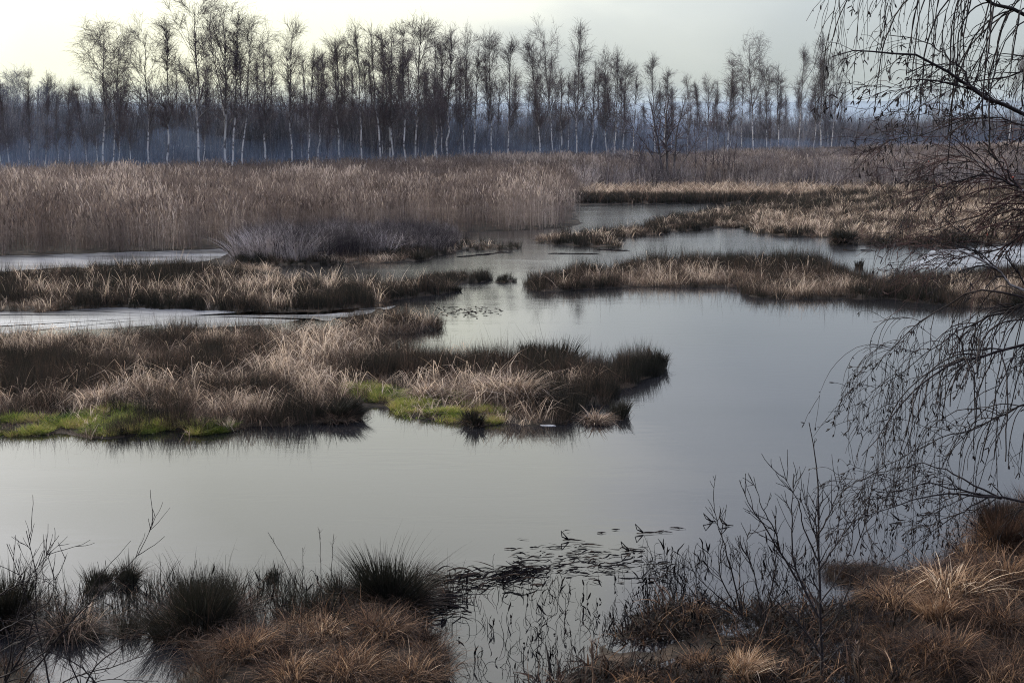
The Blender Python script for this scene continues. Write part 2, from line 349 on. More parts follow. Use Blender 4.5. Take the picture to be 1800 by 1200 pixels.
# pale sheets added on the narrow channels, bright water painted into their colour
m_sheen, t = mat_new('sheen_sheet'); g = N(t, 'ShaderNodeNewGeometry'); nn = noise(0.5, 5, (0.4, 1.4, 1), 0.5)
p = N(t, 'ShaderNodeBsdfPrincipled'); L(t, ramp(t, nn, [(0.38, (0.03, 0.031, 0.034)), (0.62, (0.15, 0.153, 0.158))]), p.inputs['Base Color']); p.inputs['Roughness'].default_value = 0.28; p.inputs['IOR'].default_value = 1.31
L(t, p.outputs[0], N(t, 'ShaderNodeOutputMaterial').inputs['Surface'])
for nm_, lb_, pts_ in (('sheen_sheet', 'pale sheet added as bright water on the channel in front of the reeds', [(-300, 462), (-300, 448), (0, 447), (150, 444), (300, 439), (395, 437), (405, 444), (380, 455), (330, 464), (150, 470), (0, 478)]),
                       ('sheen_sheet', 'pale sheet added as bright water on the channel between the two left islands', [(-300, 552), (0, 545), (200, 538), (470, 548), (560, 549), (640, 543), (700, 541), (640, 550), (570, 562), (470, 570), (200, 580), (-300, 585)]),
                       ('sheen_sheet', 'pale sheet added as bright water on the far right channel', [(1640, 442), (1700, 436), (1800, 433), (2100, 430), (2100, 462), (1800, 466), (1660, 476), (1600, 468)])):
    a_ = np.array(pts_, float); a_ = np.concatenate([a_[i]+(a_[(i+1) % len(a_)]-a_[i])*np.linspace(0, 1, 9)[:-1, None] for i in range(len(a_))])
    pl_ = PG(a_[:, 0], a_[:, 1])[:, :2]; pl_ = pl_+np.column_stack([fbm(pl_[:, 0]*0.9, pl_[:, 1]*0.9, 3)-0.5, fbm(pl_[:, 0]*0.9, pl_[:, 1]*0.9, 4)-0.5])*np.array([1.2, 2.6]); o = link(nm_, mesh_of(nm_, np.column_stack([np.concatenate([pl_, pl_.mean(0, keepdims=True)]), np.full(len(pl_)+1, 0.004)]), np.zeros((0, 4), int), np.array([(len(pl_), i, (i+1) % len(pl_)) for i in range(len(pl_))]), np.zeros(len(pl_), np.int32), [m_sheen]))
    tag(o, lb_, kind='structure')

# far ridge
def ridge(name, label, dist, x0, x1, hfun, col):
    xs = np.linspace(x0, x1, 260); prof = hfun(xs)
    rows = [(-60, 0.0), (-25, 0.65), (0, 1.0), (60, 0.9), (160, 0.2)]
    ysr = np.array([dist+r[0] for r in rows]); Z = np.stack([0.2+prof*r[1] for r in rows])
    return tag(link(name, grid_mesh(name, xs, ysr, Z, [col])), label, kind='structure')
M_HILL = mat_plain('wooded_hill', (0.02, 0.025, 0.02), (0.05, 0.05, 0.04), 0.05)
ridge('hill', 'low wooded ridge fading blue behind the tree line', 1250, -800, 1100, lambda x: 16.0+2.5*fbm(x*0.008, x*0, 4)+1.6*fbm(x*0.09, x*0, 8)+np.clip((x-250)/300, -1, 1)*1.8, M_HILL)

# ------------------------------------------------------------------ scattering of stuff (clumps instanced inside one object)
_groups = {}
def scatter_group(K):
    if K in _groups: return _groups[K]
    ng = bpy.data.node_groups.new('scatter_%d' % K, 'GeometryNodeTree')
    ng.interface.new_socket('Geometry', in_out='INPUT', socket_type='NodeSocketGeometry')
    ng.interface.new_socket('Geometry', in_out='OUTPUT', socket_type='NodeSocketGeometry')
    gi, go = ng.nodes.new('NodeGroupInput'), ng.nodes.new('NodeGroupOutput')
    def attr(nm, ty):
        n = ng.nodes.new('GeometryNodeInputNamedAttribute'); n.data_type = ty; n.inputs['Name'].default_value = nm
        return n.outputs['Attribute']
    def eq(a, v):
        n = ng.nodes.new('FunctionNodeCompare'); n.data_type = 'INT'; n.operation = 'EQUAL'
        ng.links.new(a, n.inputs[2]); n.inputs[3].default_value = v
        return n.outputs[0]
    pro, pick = attr('proto', 'INT'), attr('pick', 'INT'); rot, scl = attr('rot', 'FLOAT_VECTOR'), attr('scl', 'FLOAT_VECTOR')
    e2r = ng.nodes.new('FunctionNodeEulerToRotation'); ng.links.new(rot, e2r.inputs[0])
    def sep(v):
        s = ng.nodes.new('GeometryNodeSeparateGeometry'); ng.links.new(gi.outputs[0], s.inputs['Geometry']); ng.links.new(eq(pro, v), s.inputs['Selection'])
        return s.outputs['Selection']
    pts = sep(-1); jn = ng.nodes.new('GeometryNodeJoinGeometry')
    for k in range(K):
        ip = ng.nodes.new('GeometryNodeInstanceOnPoints')
        ng.links.new(pts, ip.inputs['Points']); ng.links.new(eq(pick, k), ip.inputs['Selection']); ng.links.new(sep(k), ip.inputs['Instance'])
        ng.links.new(e2r.outputs[0], ip.inputs['Rotation']); ng.links.new(scl, ip.inputs['Scale'])
        ng.links.new(ip.outputs[0], jn.inputs[0])
    ng.links.new(jn.outputs[0], go.inputs[0])
    _groups[K] = ng
    return ng
def scatter(name, label, protos, mats, P, pick, scl, tint, tilt=0.12):
    n = len(P); Vs, Qs, Ts, Ms, Ss, Pr = [], [], [], [], [], []; off = 0
    for k, g in enumerate(protos):
        V, Q, T, mi, s = g.arrays()
        Vs.append(V); Qs.append(Q+off); Ts.append(T+off); Ms.append((mi[:len(Q)], mi[len(Q):])); Ss.append(s); Pr.append(np.full(len(V), k)); off += len(V)
    z = off; V = np.concatenate(Vs+[P]); Q = np.concatenate(Qs); T = np.concatenate(Ts)
    mi = np.concatenate([a for a, b in Ms]+[b for a, b in Ms]).astype(np.int32)
    def full(a, w=None):
        out = np.zeros((z+n,) if w is None else (z+n, w), np.float32); out[z:] = a; return out
    rot = np.stack([rng.normal(0, tilt, n), rng.normal(0, tilt, n), rng.random(n)*6.283], -1)
    scl = np.asarray(scl, float); scl = np.repeat(scl[:, None], 3, 1) if scl.ndim == 1 else scl
    pk = np.zeros(z+n, np.int32); pk[z:] = pick
    attrs = [('proto', 'INT', np.concatenate(Pr+[np.full(n, -1)]).astype(np.int32)), ('pick', 'INT', pk), ('rot', 'FLOAT_VECTOR', full(rot, 3)), ('scl', 'FLOAT_VECTOR', full(scl, 3)), ('tint', 'FLOAT', full(tint)),
             ('shade', 'FLOAT', np.concatenate(Ss+[np.zeros(n)]).astype(np.float32))]
    me = bpy.data.meshes.new(name)
    me = mesh_raw(name, V, Q, T, mi, mats, attrs)
    o = link(name, me); md = o.modifiers.new('scatter', 'NODES'); md.node_group = scatter_group(len(protos))
    return tag(o, label, kind='stuff')
def mesh_raw(name, V, Q, T, mi, mats, attrs): return mesh_of(name, V, Q, T, mi, mats, attrs)

def tuft(n, rad, H, Hv, Wd, lean, bend, K=4, kink=0.0, mat=0, shade=(0, 1), g=None, at=(0, 0, 0), wind=(0, 0)):
    g = g or Geo()
    r = rad*np.sqrt(rng.random(n)); az = rng.random(n)*6.283
    base = np.stack([r*np.cos(az), r*np.sin(az), np.zeros(n)-0.03], -1) + np.asarray(at)
    od = az + rng.normal(0, 0.7, n); out = np.stack([np.cos(od), np.sin(od), np.zeros(n)], -1)
    ln = lean*(0.25+r/max(rad, 1e-6))*rng.uniform(0.4, 1.4, n); bd = bend*rng.uniform(0.2, 1.5, n)
    h = H*(1-Hv*rng.random(n)**1.4); t = np.linspace(0, 1, K)[None]
    hor = h[:, None]*(ln[:, None]*t + bd[:, None]*t**2); ver = h[:, None]*(t - 0.42*np.minimum(bd, 1.6)[:, None]*t**2.2)
    if kink:
        kk = rng.random(n) < kink; tk = rng.uniform(0.45, 0.85, n)[:, None]; over = np.maximum(t-tk, 0)
        ver = np.where(kk[:, None], ver-1.75*h[:, None]*over, ver); hor = np.where(kk[:, None], hor+0.55*h[:, None]*over, hor)
    P = base[:, None] + out[:, None]*hor[..., None]; P[..., 2] += ver
    P[..., 0] += wind[0]*h[:, None]*t**1.4; P[..., 1] += wind[1]*h[:, None]*t**1.4; P[..., 2] -= 0.35*math.hypot(*wind)*h[:, None]*t**2
    sa = rng.random(n)*6.283; side = np.stack([np.cos(sa), np.sin(sa), np.zeros(n)], -1)
    Wt = Wd*rng.uniform(0.6, 1.3, n)[:, None]*(1-0.88*t**1.8)
    return g.ribbons(P, Wt, side, rng.uniform(shade[0], shade[1], n), mat)
def grow(P, R, n, t0, t1, length, ang, K=5, up=0.0, wig=0.1, rr=0.55, rmin=0.002, tip=0.25, bias=None):
    i = rng.integers(0, len(P), n); Kp = P.shape[1]; tt = rng.uniform(t0, t1, n); f = tt*(Kp-1); a = np.minimum(f.astype(int), Kp-2); fr = (f-a)[:, None]
    pos = P[i, a]*(1-fr)+P[i, a+1]*fr; tan = P[i, a+1]-P[i, a]; tan /= np.linalg.norm(tan, axis=1, keepdims=True)+1e-9
    pr = R[i, a]*(1-fr[:, 0])+R[i, a+1]*fr[:, 0]
    q = rng.normal(size=(n, 3)); q -= tan*(q*tan).sum(1, keepdims=True); q /= np.linalg.norm(q, axis=1, keepdims=True)+1e-9
    an = rng.uniform(ang[0], ang[1], n)[:, None]; d = np.cos(an)*tan+np.sin(an)*q
    if bias is not None: d = d+np.asarray(bias)
    d /= np.linalg.norm(d, axis=1, keepdims=True)
    Ln = (length(tt) if callable(length) else rng.uniform(length[0], length[1], n)); st = (Ln/(K-1))[:, None]
    out = [pos]; upv = np.zeros((n, 3)); upv[:, 2] = 1
    for k in range(K-1):
        out.append(out[-1]+d*st); d = d+upv*up*(0.4+k/K)+rng.normal(0, wig, (n, 3)); d /= np.linalg.norm(d, axis=1, keepdims=True)
    r0 = np.maximum(pr*rr, rmin)
    return np.stack(out, 1), r0[:, None]*np.linspace(1, tip, K)[None]

# ---------- which kind of growth stands where (patch centres measured on the ground)
def spots(P, table):                       # table rows: px, py, rx, ry, value -> weight-summed value
    x, y = pix(P); w = np.zeros(len(P)); v = np.zeros(len(P))
    for cx, cyy, rx, ry, val in table:
        k = np.exp(-(((x-cx)/rx)**2+((y-cyy)/ry)**2)*1.3); w += k; v += k*val
    return v/np.maximum(w, 1e-6), np.clip(w, 0, 1)
def fill(name, dens, inset=0.0, fade=None):
    pl = POLY[name]; lo, hi = pl.min(0), pl.max(0)
    n = int((hi-lo).prod()*dens); P = rng.uniform(lo, hi, (n, 2)); s = sdf(pl, P[:, 0], P[:, 1]) + (fbm(P[:, 0]*1.6, P[:, 1]*1.6, 5)-0.5)*0.5
    k = s > inset
    P, s = P[k], s[k]
    if fade is not None:
        k = rng.random(len(P)) < fade(P); P, s = P[k], s[k]
    z = ground_z(P[:, 0], P[:, 1])
    return np.column_stack([P, np.maximum(z, -0.12)]), s

def mid_protos(w):
    return [tuft(46, 0.20, 0.80, 0.55, w*0.9, 0.16, 0.10, 3, shade=(0, 0.8)),                 # 0 dark upright rush
            tuft(40, 0.22, 0.62, 0.6, w, 0.35, 0.50, 4),                                        # 1 arching sedge
            tuft(40, 0.26, 0.44, 0.6, w, 0.5, 0.7, 4),                                          # 2 low matted sedge
            tuft(7, 0.22, 1.0, 0.5, w*1.7, 0.25, 0.35, 6, kink=0.6, shade=(0.5, 1)),           # 3 tall bent leaves
            tuft(9, 0.3, 1.25, 0.5, w*0.6, 0.14, 0.12, 4, kink=0.15, shade=(0, 0.7)),             # 4 thin standing stalks
            tuft(34, 0.26, 0.58, 0.7, w, 0.35, 0.5, 5, kink=0.45, wind=(0.45, -0.15)),           # 5 wind-laid sedge
            tuft(34, 0.30, 0.46, 0.7, w, 0.5, 0.6, 5, kink=0.35, wind=(-0.35, -0.4)),             # 6 wind-laid, the other way
            tuft(30, 0.28, 0.50, 0.75, w*0.9, 0.3, 0.3, 5, kink=0.6)]                              # 7 broken stems
def sward(obj, label, poly_name, dens, w, dark, tall, base_h=1.0, edge_dark=True, fade=None, pale_rate=0.13, base=0.36):
    P, s = fill(poly_name, dens, -0.05, fade); n = len(P)
    base = base-0.075; f1 = fbm(P[:, 0]*0.45, P[:, 1]*0.7, 21); f2 = fbm(P[:, 0]*1.3, P[:, 1]*1.7, 31)
    dv, dw = spots(P, dark)
    tint = base+(f1-0.5)*0.75+(f2-0.5)*0.6; dw = dw*np.clip(0.55+1.3*(fbm(P[:, 0]*2.3, P[:, 1]*2.3, 37)-0.3), 0.3, 1); tint = tint*(1-dw)+(dv+0.06+(f2-0.5)*0.5)*dw
    if edge_dark: tint = tint-0.14*np.exp(-np.maximum(s, 0)/0.45)
    pick = np.where(tint < 0.27, 0, np.where(rng.random(n) < 0.55, 1, 2))
    pk = rng.random(n) < pale_rate*np.clip(f1*2.6-0.4, 0, 2); pick = np.where(pk & (tint > 0.22), 3, pick); pick = np.where(rng.random(n) < 0.10, 4, pick); alt = rng.random(n); pick = np.where((pick == 1) & (alt < 0.6), 5+2*(alt < 0.25), np.where((pick == 2) & (alt < 0.6), 6+(alt < 0.25), pick))
    tint = np.where(pick == 3, np.clip(tint+0.36, 0.5, 0.95), tint+rng.normal(0, 0.07, n))
    hv, hw = spots(P, tall); h = base_h*(1-hw)+hv*hw
    sc = h*rng.uniform(0.6, 1.25, n)*np.where(s < 0.25, 0.8, 1); sc = np.column_stack([sc*rng.uniform(0.8, 1.3, n), sc*rng.uniform(0.8, 1.3, n), sc*rng.uniform(0.7, 1.15, n)])
    return scatter(obj, label, mid_protos(w), [M_GRASS], P, pick, sc, np.clip(tint, 0.02, 1))

sward('island_grass', 'brown and dark sedge covering the big near island', 'near_isle', 34, 0.0088,
      [(100, 650, 160, 40, 0.10), (520, 720, 160, 25, 0.12), (1000, 640, 200, 22, 0.10), (560, 625, 120, 36, 0.47), (870, 690, 70, 36, 0.52), (750, 700, 45, 20, 0.46), (200, 700, 130, 22, 0.42), (250, 640, 90, 18, 0.42), (1060, 690, 70, 30, 0.24), (720, 580, 80, 16, 0.30), (330, 600, 300, 14, 0.33), (690, 700, 90, 16, 0.5), (120, 745, 120, 12, 0.5), (1120, 650, 60, 25, 0.1)],
      [(690, 712, 110, 24, 0.38), (120, 750, 190, 20, 0.38), (960, 640, 130, 14, 1.1), (720, 580, 80, 16, 0.95), (560, 625, 120, 40, 1.12), (870, 735, 80, 16, 0.5), (1060, 695, 60, 20, 0.75)], 0.95, base=0.36, pale_rate=0.16, fade=lambda P: 1-0.65*np.clip(sum(np.exp(-(((pix(P)[0]-a)/b)**2+((pix(P)[1]-c)/d)**2)) for a, b, c, d in ((680, 90, 695, 20), (800, 60, 730, 14), (215, 70, 728, 16), (60, 70, 750, 10))), 0, 1))
sward('sedge_meadow', 'dark rushes and brown sedge on the long middle left island', 'mid_isle', 22, 0.012,
      [(300, 485, 220, 12, 0.08), (230, 535, 170, 16, 0.10), (60, 540, 70, 9, 0.5), (700, 515, 100, 12, 0.14), (560, 500, 60, 10, 0.30), (300, 520, 50, 10, 0.52), (400, 530, 70, 10, 0.48), (460, 505, 60, 9, 0.45)],
      [(300, 485, 220, 9, 1.25), (560, 510, 120, 16, 1.0), (60, 540, 70, 9, 0.6)], 0.95, pale_rate=0.12)
sward('bar_sedge', 'low straw coloured sedge on the mud bar beside the willow thicket', 'sedge_bar', 15, 0.016, [(440, 476, 60, 12, 0.6)], [(440, 476, 90, 20, 0.6)], 0.6, False)
sward('islet_rushes', 'small dark rush islet between the left and right islands', 'islet', 26, 0.016, [(800, 493, 90, 12, 0.17)], [(800, 493, 100, 20, 0.6)], 0.6)
sward('islet_sedge', 'tiny dark clump of rushes beside the small islet', 'islet_b', 30, 0.016, [(890, 493, 50, 12, 0.12)], [(890, 493, 60, 20, 0.45)], 0.45)
sward('island_sedge', 'russet sedge and dark rushes on the right hand island', 'right_isle', 24, 0.012,
      [(1020, 488, 70, 14, 0.12), (1180, 472, 120, 9, 0.08), (1390, 474, 110, 12, 0.06), (960, 505, 60, 10, 0.36), (1150, 498, 120, 12, 0.46), (1280, 490, 90, 12, 0.42), (1450, 510, 90, 12, 0.46), (1400, 523, 90, 8, 0.22), (1600, 510, 90, 16, 0.14), (1740, 520, 80, 18, 0.54), (1520, 520, 70, 8, 0.2), (1330, 500, 60, 8, 0.3)],
      [(1020, 486, 60, 10, 1.15), (1180, 472, 120, 8, 1.25), (1390, 474, 110, 9, 1.4), (1400, 498, 55, 6, 0.15), (1600, 505, 60, 12, 1.0)], 0.9, pale_rate=0.12)
sward('spit_sedge', 'tan and dark sedge on the far spit and right shore', 'spit', 8, 0.019,
      [(1020, 428, 80, 8, 0.16), (1220, 396, 90, 8, 0.16), (960, 420, 30, 7, 0.55), (1100, 405, 50, 8, 0.36), (1480, 425, 30, 8, 0.14), (1560, 415, 120, 10, 0.48), (1400, 395, 120, 14, 0.44), (1380, 372, 70, 7, 0.22), (1700, 380, 160, 30, 0.45), (1500, 345, 100, 6, 0.14), (1600, 428, 150, 5, 0.15)],
      [(1600, 380, 300, 60, 1.1), (1020, 428, 100, 10, 0.85)], 0.95, pale_rate=0.14, base=0.42)
sward('bar_grass', 'short grass along the foot of the grey willow thicket', 'willow_bar', 13, 0.018, [(660, 461, 90, 6, 0.55), (850, 436, 80, 8, 0.24)], [(660, 460, 90, 9, 0.7), (850, 436, 80, 9, 0.85)], 0.7, fade=lambda P: np.clip((pix(P)[1]-432)/20, 0.15, 1))

# ---------- reeds
def reed_proto(n, rad, H, w, plume=True):
    g = Geo(); r = rad*np.sqrt(rng.random(n)); az = rng.random(n)*6.283; K = 4; t = np.linspace(0, 1, K)[None]
    base = np.stack([r*np.cos(az), r*np.sin(az), np.zeros(n)], -1); h = H*rng.uniform(0.72, 1.05, n)
    od = rng.normal(0.6, 1.2, n); out = np.stack([np.cos(od), np.sin(od), np.zeros(n)], -1); ln = np.abs(rng.normal(0.04, 0.06, n))
    P = base[:, None]+out[:, None]*(h[:, None]*(ln[:, None]*t+0.04*t**3))[..., None]; P[..., 2] += h[:, None]*t
    sa = rng.random(n)*6.283; side = np.stack([np.cos(sa), np.sin(sa), np.zeros(n)], -1); sh = rng.uniform(0.2, 0.8, n)
    g.ribbons(P, np.broadcast_to(w*(1-0.5*t), (n, K)), side, sh)
    for lf in range(3):                   # dry leaves hanging off the stems
        f = rng.uniform(0.3, 0.85, n); p0 = base+out*(h*ln*f)[:, None]; p0[:, 2] += h*f
        la = rng.random(n)*6.283; ld = np.stack([np.cos(la), np.sin(la), np.zeros(n)], -1); ll = rng.uniform(0.2, 0.45, n)
        tt = np.linspace(0, 1, 3)[None]; Q = p0[:, None]+ld[:, None]*(ll[:, None]*tt)[..., None]; Q[..., 2] += ll[:, None]*(0.5*tt-0.9*tt**2)
        g.ribbons(Q, np.broadcast_to(w*1.3*(1-0.8*tt), (n, 3)), np.stack([-ld[:, 1], ld[:, 0], np.zeros(n)], -1), np.clip(sh+0.1, 0, 1))
    if plume:
        k = rng.random(n) < 0.75; p0 = P[k, -1]; od2 = out[k]; m = k.sum(); tt = np.linspace(0, 1, 3)[None]; ll = rng.uniform(0.18, 0.32, m)
        Q = p0[:, None]+od2[:, None]*(ll[:, None]*(0.3*tt+0.4*tt**2))[..., None]; Q[..., 2] += ll[:, None]*(tt-0.25*tt**2)
        for a in (0, 1.57):
            sd = np.stack([np.cos(sa[k]+a), np.sin(sa[k]+a), np.zeros(m)], -1)
            g.ribbons(Q, np.broadcast_to(np.array([w*1.2, w*3.6, w*0.6])[None], (m, 3)), sd, np.clip(rng.uniform(0.3, 0.75, m), 0, 1))
    return g
def tree_y(x):                             # line of the wood's edge: picture column -> distance
    return np.interp(x, [-400, 0, 400, 700, 1000, 1350, 1500, 2200], [128, 133, 150, 162, 178, 205, 222, 260])
pl = POLY['reed_land']
n0 = 90000
P2 = np.column_stack([rng.uniform(-62, 125, n0), rng.uniform(64, 270, n0)])
xx, yy = pix(np.column_stack([P2, np.zeros(n0)]))
keep = (sdf(pl, P2[:, 0], P2[:, 1])+(fbm(P2[:, 0]*.6, P2[:, 1]*.6, 5)-0.5)*0.9 > 0) & (P2[:, 1] < tree_y(xx)+4) & (xx > -220) & (xx < 2100)
edge = 1030+34*(fbm(P2[:, 1]*0.25, P2[:, 0]*0.05, 19)-0.5)*2+np.clip((365-yy)*0.5, -14, 20)
keep &= ~((xx > edge) & (yy > 328+14*(fbm(P2[:, 0]*0.2, P2[:, 1]*0.1, 23)-0.5)*2))                          # the low sedge strip has no reeds
keep &= rng.random(len(P2)) < np.clip((edge-xx)/55, 0.12, 1)+np.where(yy < 328, 1, 0)
P2, xx, yy, edge = P2[keep], xx[keep], yy[keep], edge[keep]; z2 = np.maximum(ground_z(P2[:, 0], P2[:, 1]), -0.1)
f1 = fbm(P2[:, 0]*0.12, P2[:, 1]*0.12, 41); f2 = fbm(P2[:, 0]*0.5, P2[:, 1]*0.5, 43)
right = np.clip((xx-980)/160, 0, 1)
taper = np.clip((edge-xx)/60, 0, 1)*np.where(yy > 325, 1, 0)+np.where(yy > 325, 0, 1); hgt = (0.45+0.55*taper)*2.05+0.9*(f1-0.5)+0.7*(f2-0.5)-0.25*right
tint = np.clip(0.52+(f1-0.5)*0.8+(f2-0.5)*0.6+rng.normal(0, 0.12, len(P2)), 0.05, 0.95)
rp = [reed_proto(11, 0.42, 1.0, 0.017), reed_proto(11, 0.42, 1.0, 0.017), reed_proto(9, 0.42, 1.0, 0.02)]
for gg in rp:                              # widths stay, height is set per clump
    pass
scatter('reed_bed', 'tall brown reeds with feathery heads filling the far shore', rp, [M_REED], np.column_stack([P2, z2]), rng.integers(0, 3, len(P2)), np.column_stack([np.ones(len(P2))*1.0, np.ones(len(P2))*1.0, hgt*rng.uniform(0.85, 1.1, len(P2))]), tint, 0.05)
# pale sedge strip above the far pool
q = PG(rng.uniform(1000, 2000, 5200), rng.uniform(330, 359, 5200)); q = q[sdf(pl, q[:, 0], q[:, 1]) > 0.1]
hx, hy = pix(q)
scatter('shore_sedge', 'pale dry sedge along the back of the far pool', mid_protos(0.028), [M_GRASS], q+np.array([0, 0, 0.05]), np.where(rng.random(len(q)) < 0.35, 3, np.where(hy > 352, 0, 1)), rng.uniform(1.0, 1.5, len(q)), np.clip(np.where(hy > 351, 0.12, 0.56)+rng.normal(0, 0.12, len(q)), 0.03, 0.95))

# ---------- scrub clumps (thin woody stems)
def scrub_proto(n, rad, H, spread, r, twigs, up=0.12, K=5):
    g = Geo(); az = rng.random(n)*6.283; rr = rad*np.sqrt(rng.random(n)); base = np.stack([rr*np.cos(az), rr*np.sin(az), np.zeros(n)], -1)
    d = np.stack([np.cos(az)*spread*rng.random(n), np.sin(az)*spread*rng.random(n), np.ones(n)], -1); d /= np.linalg.norm(d, axis=1, keepdims=True)
    h = H*rng.uniform(0.6, 1.05, n); out = [base]
    for k in range(K-1):
        out.append(out[-1]+d*(h/(K-1))[:, None]); d = d+rng.normal(0, 0.10, (n, 3)); d[:, 2] += up*0.5; d /= np.linalg.norm(d, axis=1, keepdims=True)
    P = np.stack(out, 1); R = np.broadcast_to(r*np.linspace(1, 0.4, K)[None], (n, K)).copy()
    g.tubes(P, R, 3)
    P2, R2 = grow(P, R, twigs, 0.25, 1.0, (H*0.15, H*0.38), (0.3, 0.8), 4, up, 0.12, 0.6, r*0.3)
    g.tubes(P2, R2, 3)
    P3, R3 = grow(P2, R2, twigs*2, 0.2, 1.0, (H*0.08, H*0.2), (0.3, 0.9), 3, up, 0.12, 0.6, r*0.3)
    g.tubes(P3, R3, 3)
    return g
# grey thicket on the bar
wp = [scrub_proto(26, 0.5, 1.0, 0.3, 0.010, 80), scrub_proto(26, 0.5, 1.0, 0.35, 0.010, 80), tuft(60, 0.5, 1.05, 0.5, 0.022, 0.35, 0.5, 5, shade=(0.5, 1))]
P, s = fill('willow_bar', 3.6, 0.05, lambda P: (pix(P)[0] < 800) & (pix(P)[1] < 461-np.clip((pix(P)[0]-560)/12, 0, 14)))
xx, yy = pix(P); hh = np.interp(xx, [410, 440, 520, 640, 740, 800], [1.0, 1.45, 1.4, 1.3, 1.15, 0.75])*(0.7+0.6*fbm(P[:, 0]*0.9, P[:, 1]*0.9, 63))
palew = np.exp(-((xx-470)/50)**2)
pickw = np.where(rng.random(len(P)) < palew*0.45+0.12, 2, rng.integers(0, 2, len(P)))
scatter('willow_thicket', 'dense grey twiggy thicket rising from the water in front of the reeds', wp, [M_SCRUB], P, pickw, hh*rng.uniform(0.8, 1.1, len(P)), np.where(pickw == 2, 0.95, np.clip(0.32+rng.normal(0, 0.2, len(P))+0.2*palew, 0, 1)))
# willow scrub in the right hand reeds
nq = 900; q = PG(rng.uniform(1000, 1900, nq), rng.uniform(285, 334, nq), 0.2); q[:, 2] = 0.1
xx, yy = pix(q); keep = rng.random(nq) < np.clip(fbm(q[:, 0]*0.08, q[:, 1]*0.06, 77)*2.2-0.45, 0.1, 1); q = q[keep]
scatter('willow_scrub', 'low grey willow scrub among the reeds behind the far pool', wp[:2], [M_SCRUB], q, rng.integers(0, 2, len(q)), rng.uniform(1.6, 2.9, len(q)), np.clip(rng.normal(0.62, 0.15, len(q)), 0, 1))
# undergrowth of the wood
up_ = [scrub_proto(16, 0.9, 1.0, 0.5, 0.008, 150), scrub_proto(16, 0.9, 1.0, 0.4, 0.008, 150), scrub_proto(14, 0.8, 1.0, 0.7, 0.009, 150)]
nu = 3000; ux = rng.uniform(-330, 2250, nu); ud = tree_y(ux)+rng.uniform(6, 65, nu)
q = np.column_stack([(ux-900)/FPX*ud, ud, np.full(nu, 0.2)])
uh = np.interp(ux, [-300, 0, 300, 600, 750, 900, 1100, 1250, 1400, 1800], [9, 9, 8.6, 9.2, 8.6, 7.4, 7.0, 6.4, 6.8, 6.8])*rng.uniform(0.55, 1.05, nu)*(0.8+0.4*fbm(ux*0.012, ud*0.05, 61))
us = np.column_stack([np.full(nu, 3.2), np.full(nu, 3.2), uh])
scatter('undergrowth', 'dark leafless willow and birch undergrowth behind the white trunks', up_, [M_SCRUB], q, rng.integers(0, 3, nu), us, np.clip(rng.normal(0.38, 0.22, nu), 0, 1), 0.03)

# ------------------------------------------------------------------ trees
H0 = 18.0
def birch(kind):
    K = 14; z = np.linspace(0, 1, K); wob = np.cumsum(rng.normal(0, 0.10, (K, 2)), 0); wob -= wob[0]
    wob -= np.outer(z, wob[-1])*0.8
    T = np.column_stack([wob, z*H0])[None]; R = (0.115*(1-z)**0.8+0.012)[None]
    stems, SR = T, R
    gt = Geo()
    if kind == 'forked':
        P2, R2 = grow(T, R, 1, 0.30, 0.34, (H0*0.62, H0*0.63), (0.25, 0.28), K, 0.10, 0.03, 0.8, 0.02, 0.08)
        stems, SR = np.concatenate([T, P2]), np.concatenate([R, R2])
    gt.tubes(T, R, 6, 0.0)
    if kind == 'forked': gt.tubes(P2, R2, 5, 0.4)
    prof = {'narrow': lambda t: 2.6*(1.05-t)+0.3, 'ovate': lambda t: 4.2*np.sin(np.clip((t-0.18)/0.84, 0, 1)*math.pi)**0.7*(1.05-0.45*t)+0.3, 'broad': lambda t: 5.6*np.sin(np.clip((t-0.12)/0.9, 0, 1)*math.pi)**0.6+0.4,
            'weeping': lambda t: 4.8*np.sin(np.clip((t-0.15)/0.88, 0, 1)*math.pi)**0.5+0.4, 'forked': lambda t: 3.4*np.sin(np.clip((t-0.15)/0.88, 0, 1)*math.pi)**0.6+0.3, 'sparse': lambda t: 2.9*(1.05-t)**0.6, 'dense': lambda t: 3.4*np.sin(np.clip((t-0.25)/0.78, 0, 1)*math.pi)**0.6+0.3}[kind]
    nl = {'sparse': 22, 'narrow': 34, 'dense': 38}.get(kind, 32)
    t0 = 0.31 if kind not in ('broad',) else 0.34
    P1, R1 = grow(stems, SR, nl*len(stems), t0, 0.97, lambda t: prof(t)*rng.uniform(0.7, 1.1, len(t)), (0.5, 0.9) if kind in ('broad', 'weeping') else (0.35, 0.7), 7, 0.10, 0.07, 0.5, 0.018, 0.3)
    gt.tubes(P1, R1, 4, 1.0)
    gc = Geo(); dr = {'weeping': -0.55, 'broad': -0.05, 'dense': 0.0}.get(kind, 0.05)
    P2, R2 = grow(P1, R1, nl*9, 0.15, 1, (0.7, 2.0), (0.35, 0.9), 5, dr*0.5, 0.12, 0.6, 0.012, 0.5)
    gc.tubes(P2, R2, 3)
    nt3 = {'sparse': 850, 'dense': 2300, 'weeping': 2100, 'broad': 1800}.get(kind, 1350)
    P3, R3 = grow(P2, R2, nt3, 0.1, 1, (0.4, 1.3 if kind != 'weeping' else 1.8), (0.3, 0.9), 4, dr, 0.14, 0.6, 0.0105, 0.7)
    gc.tubes(P3, R3, 3)
    top, rt = grow(stems, SR, 60*len(stems), 0.7, 1.0, (0.4, 1.2), (0.2, 0.55), 4, dr, 0.1, 0.5, 0.0115, 0.6)
    gc.tubes(top, rt, 3)
    return build(gt, 'birch_trunk', M_BIRCH, True), build(gc, 'birch_crown', M_WOOD)
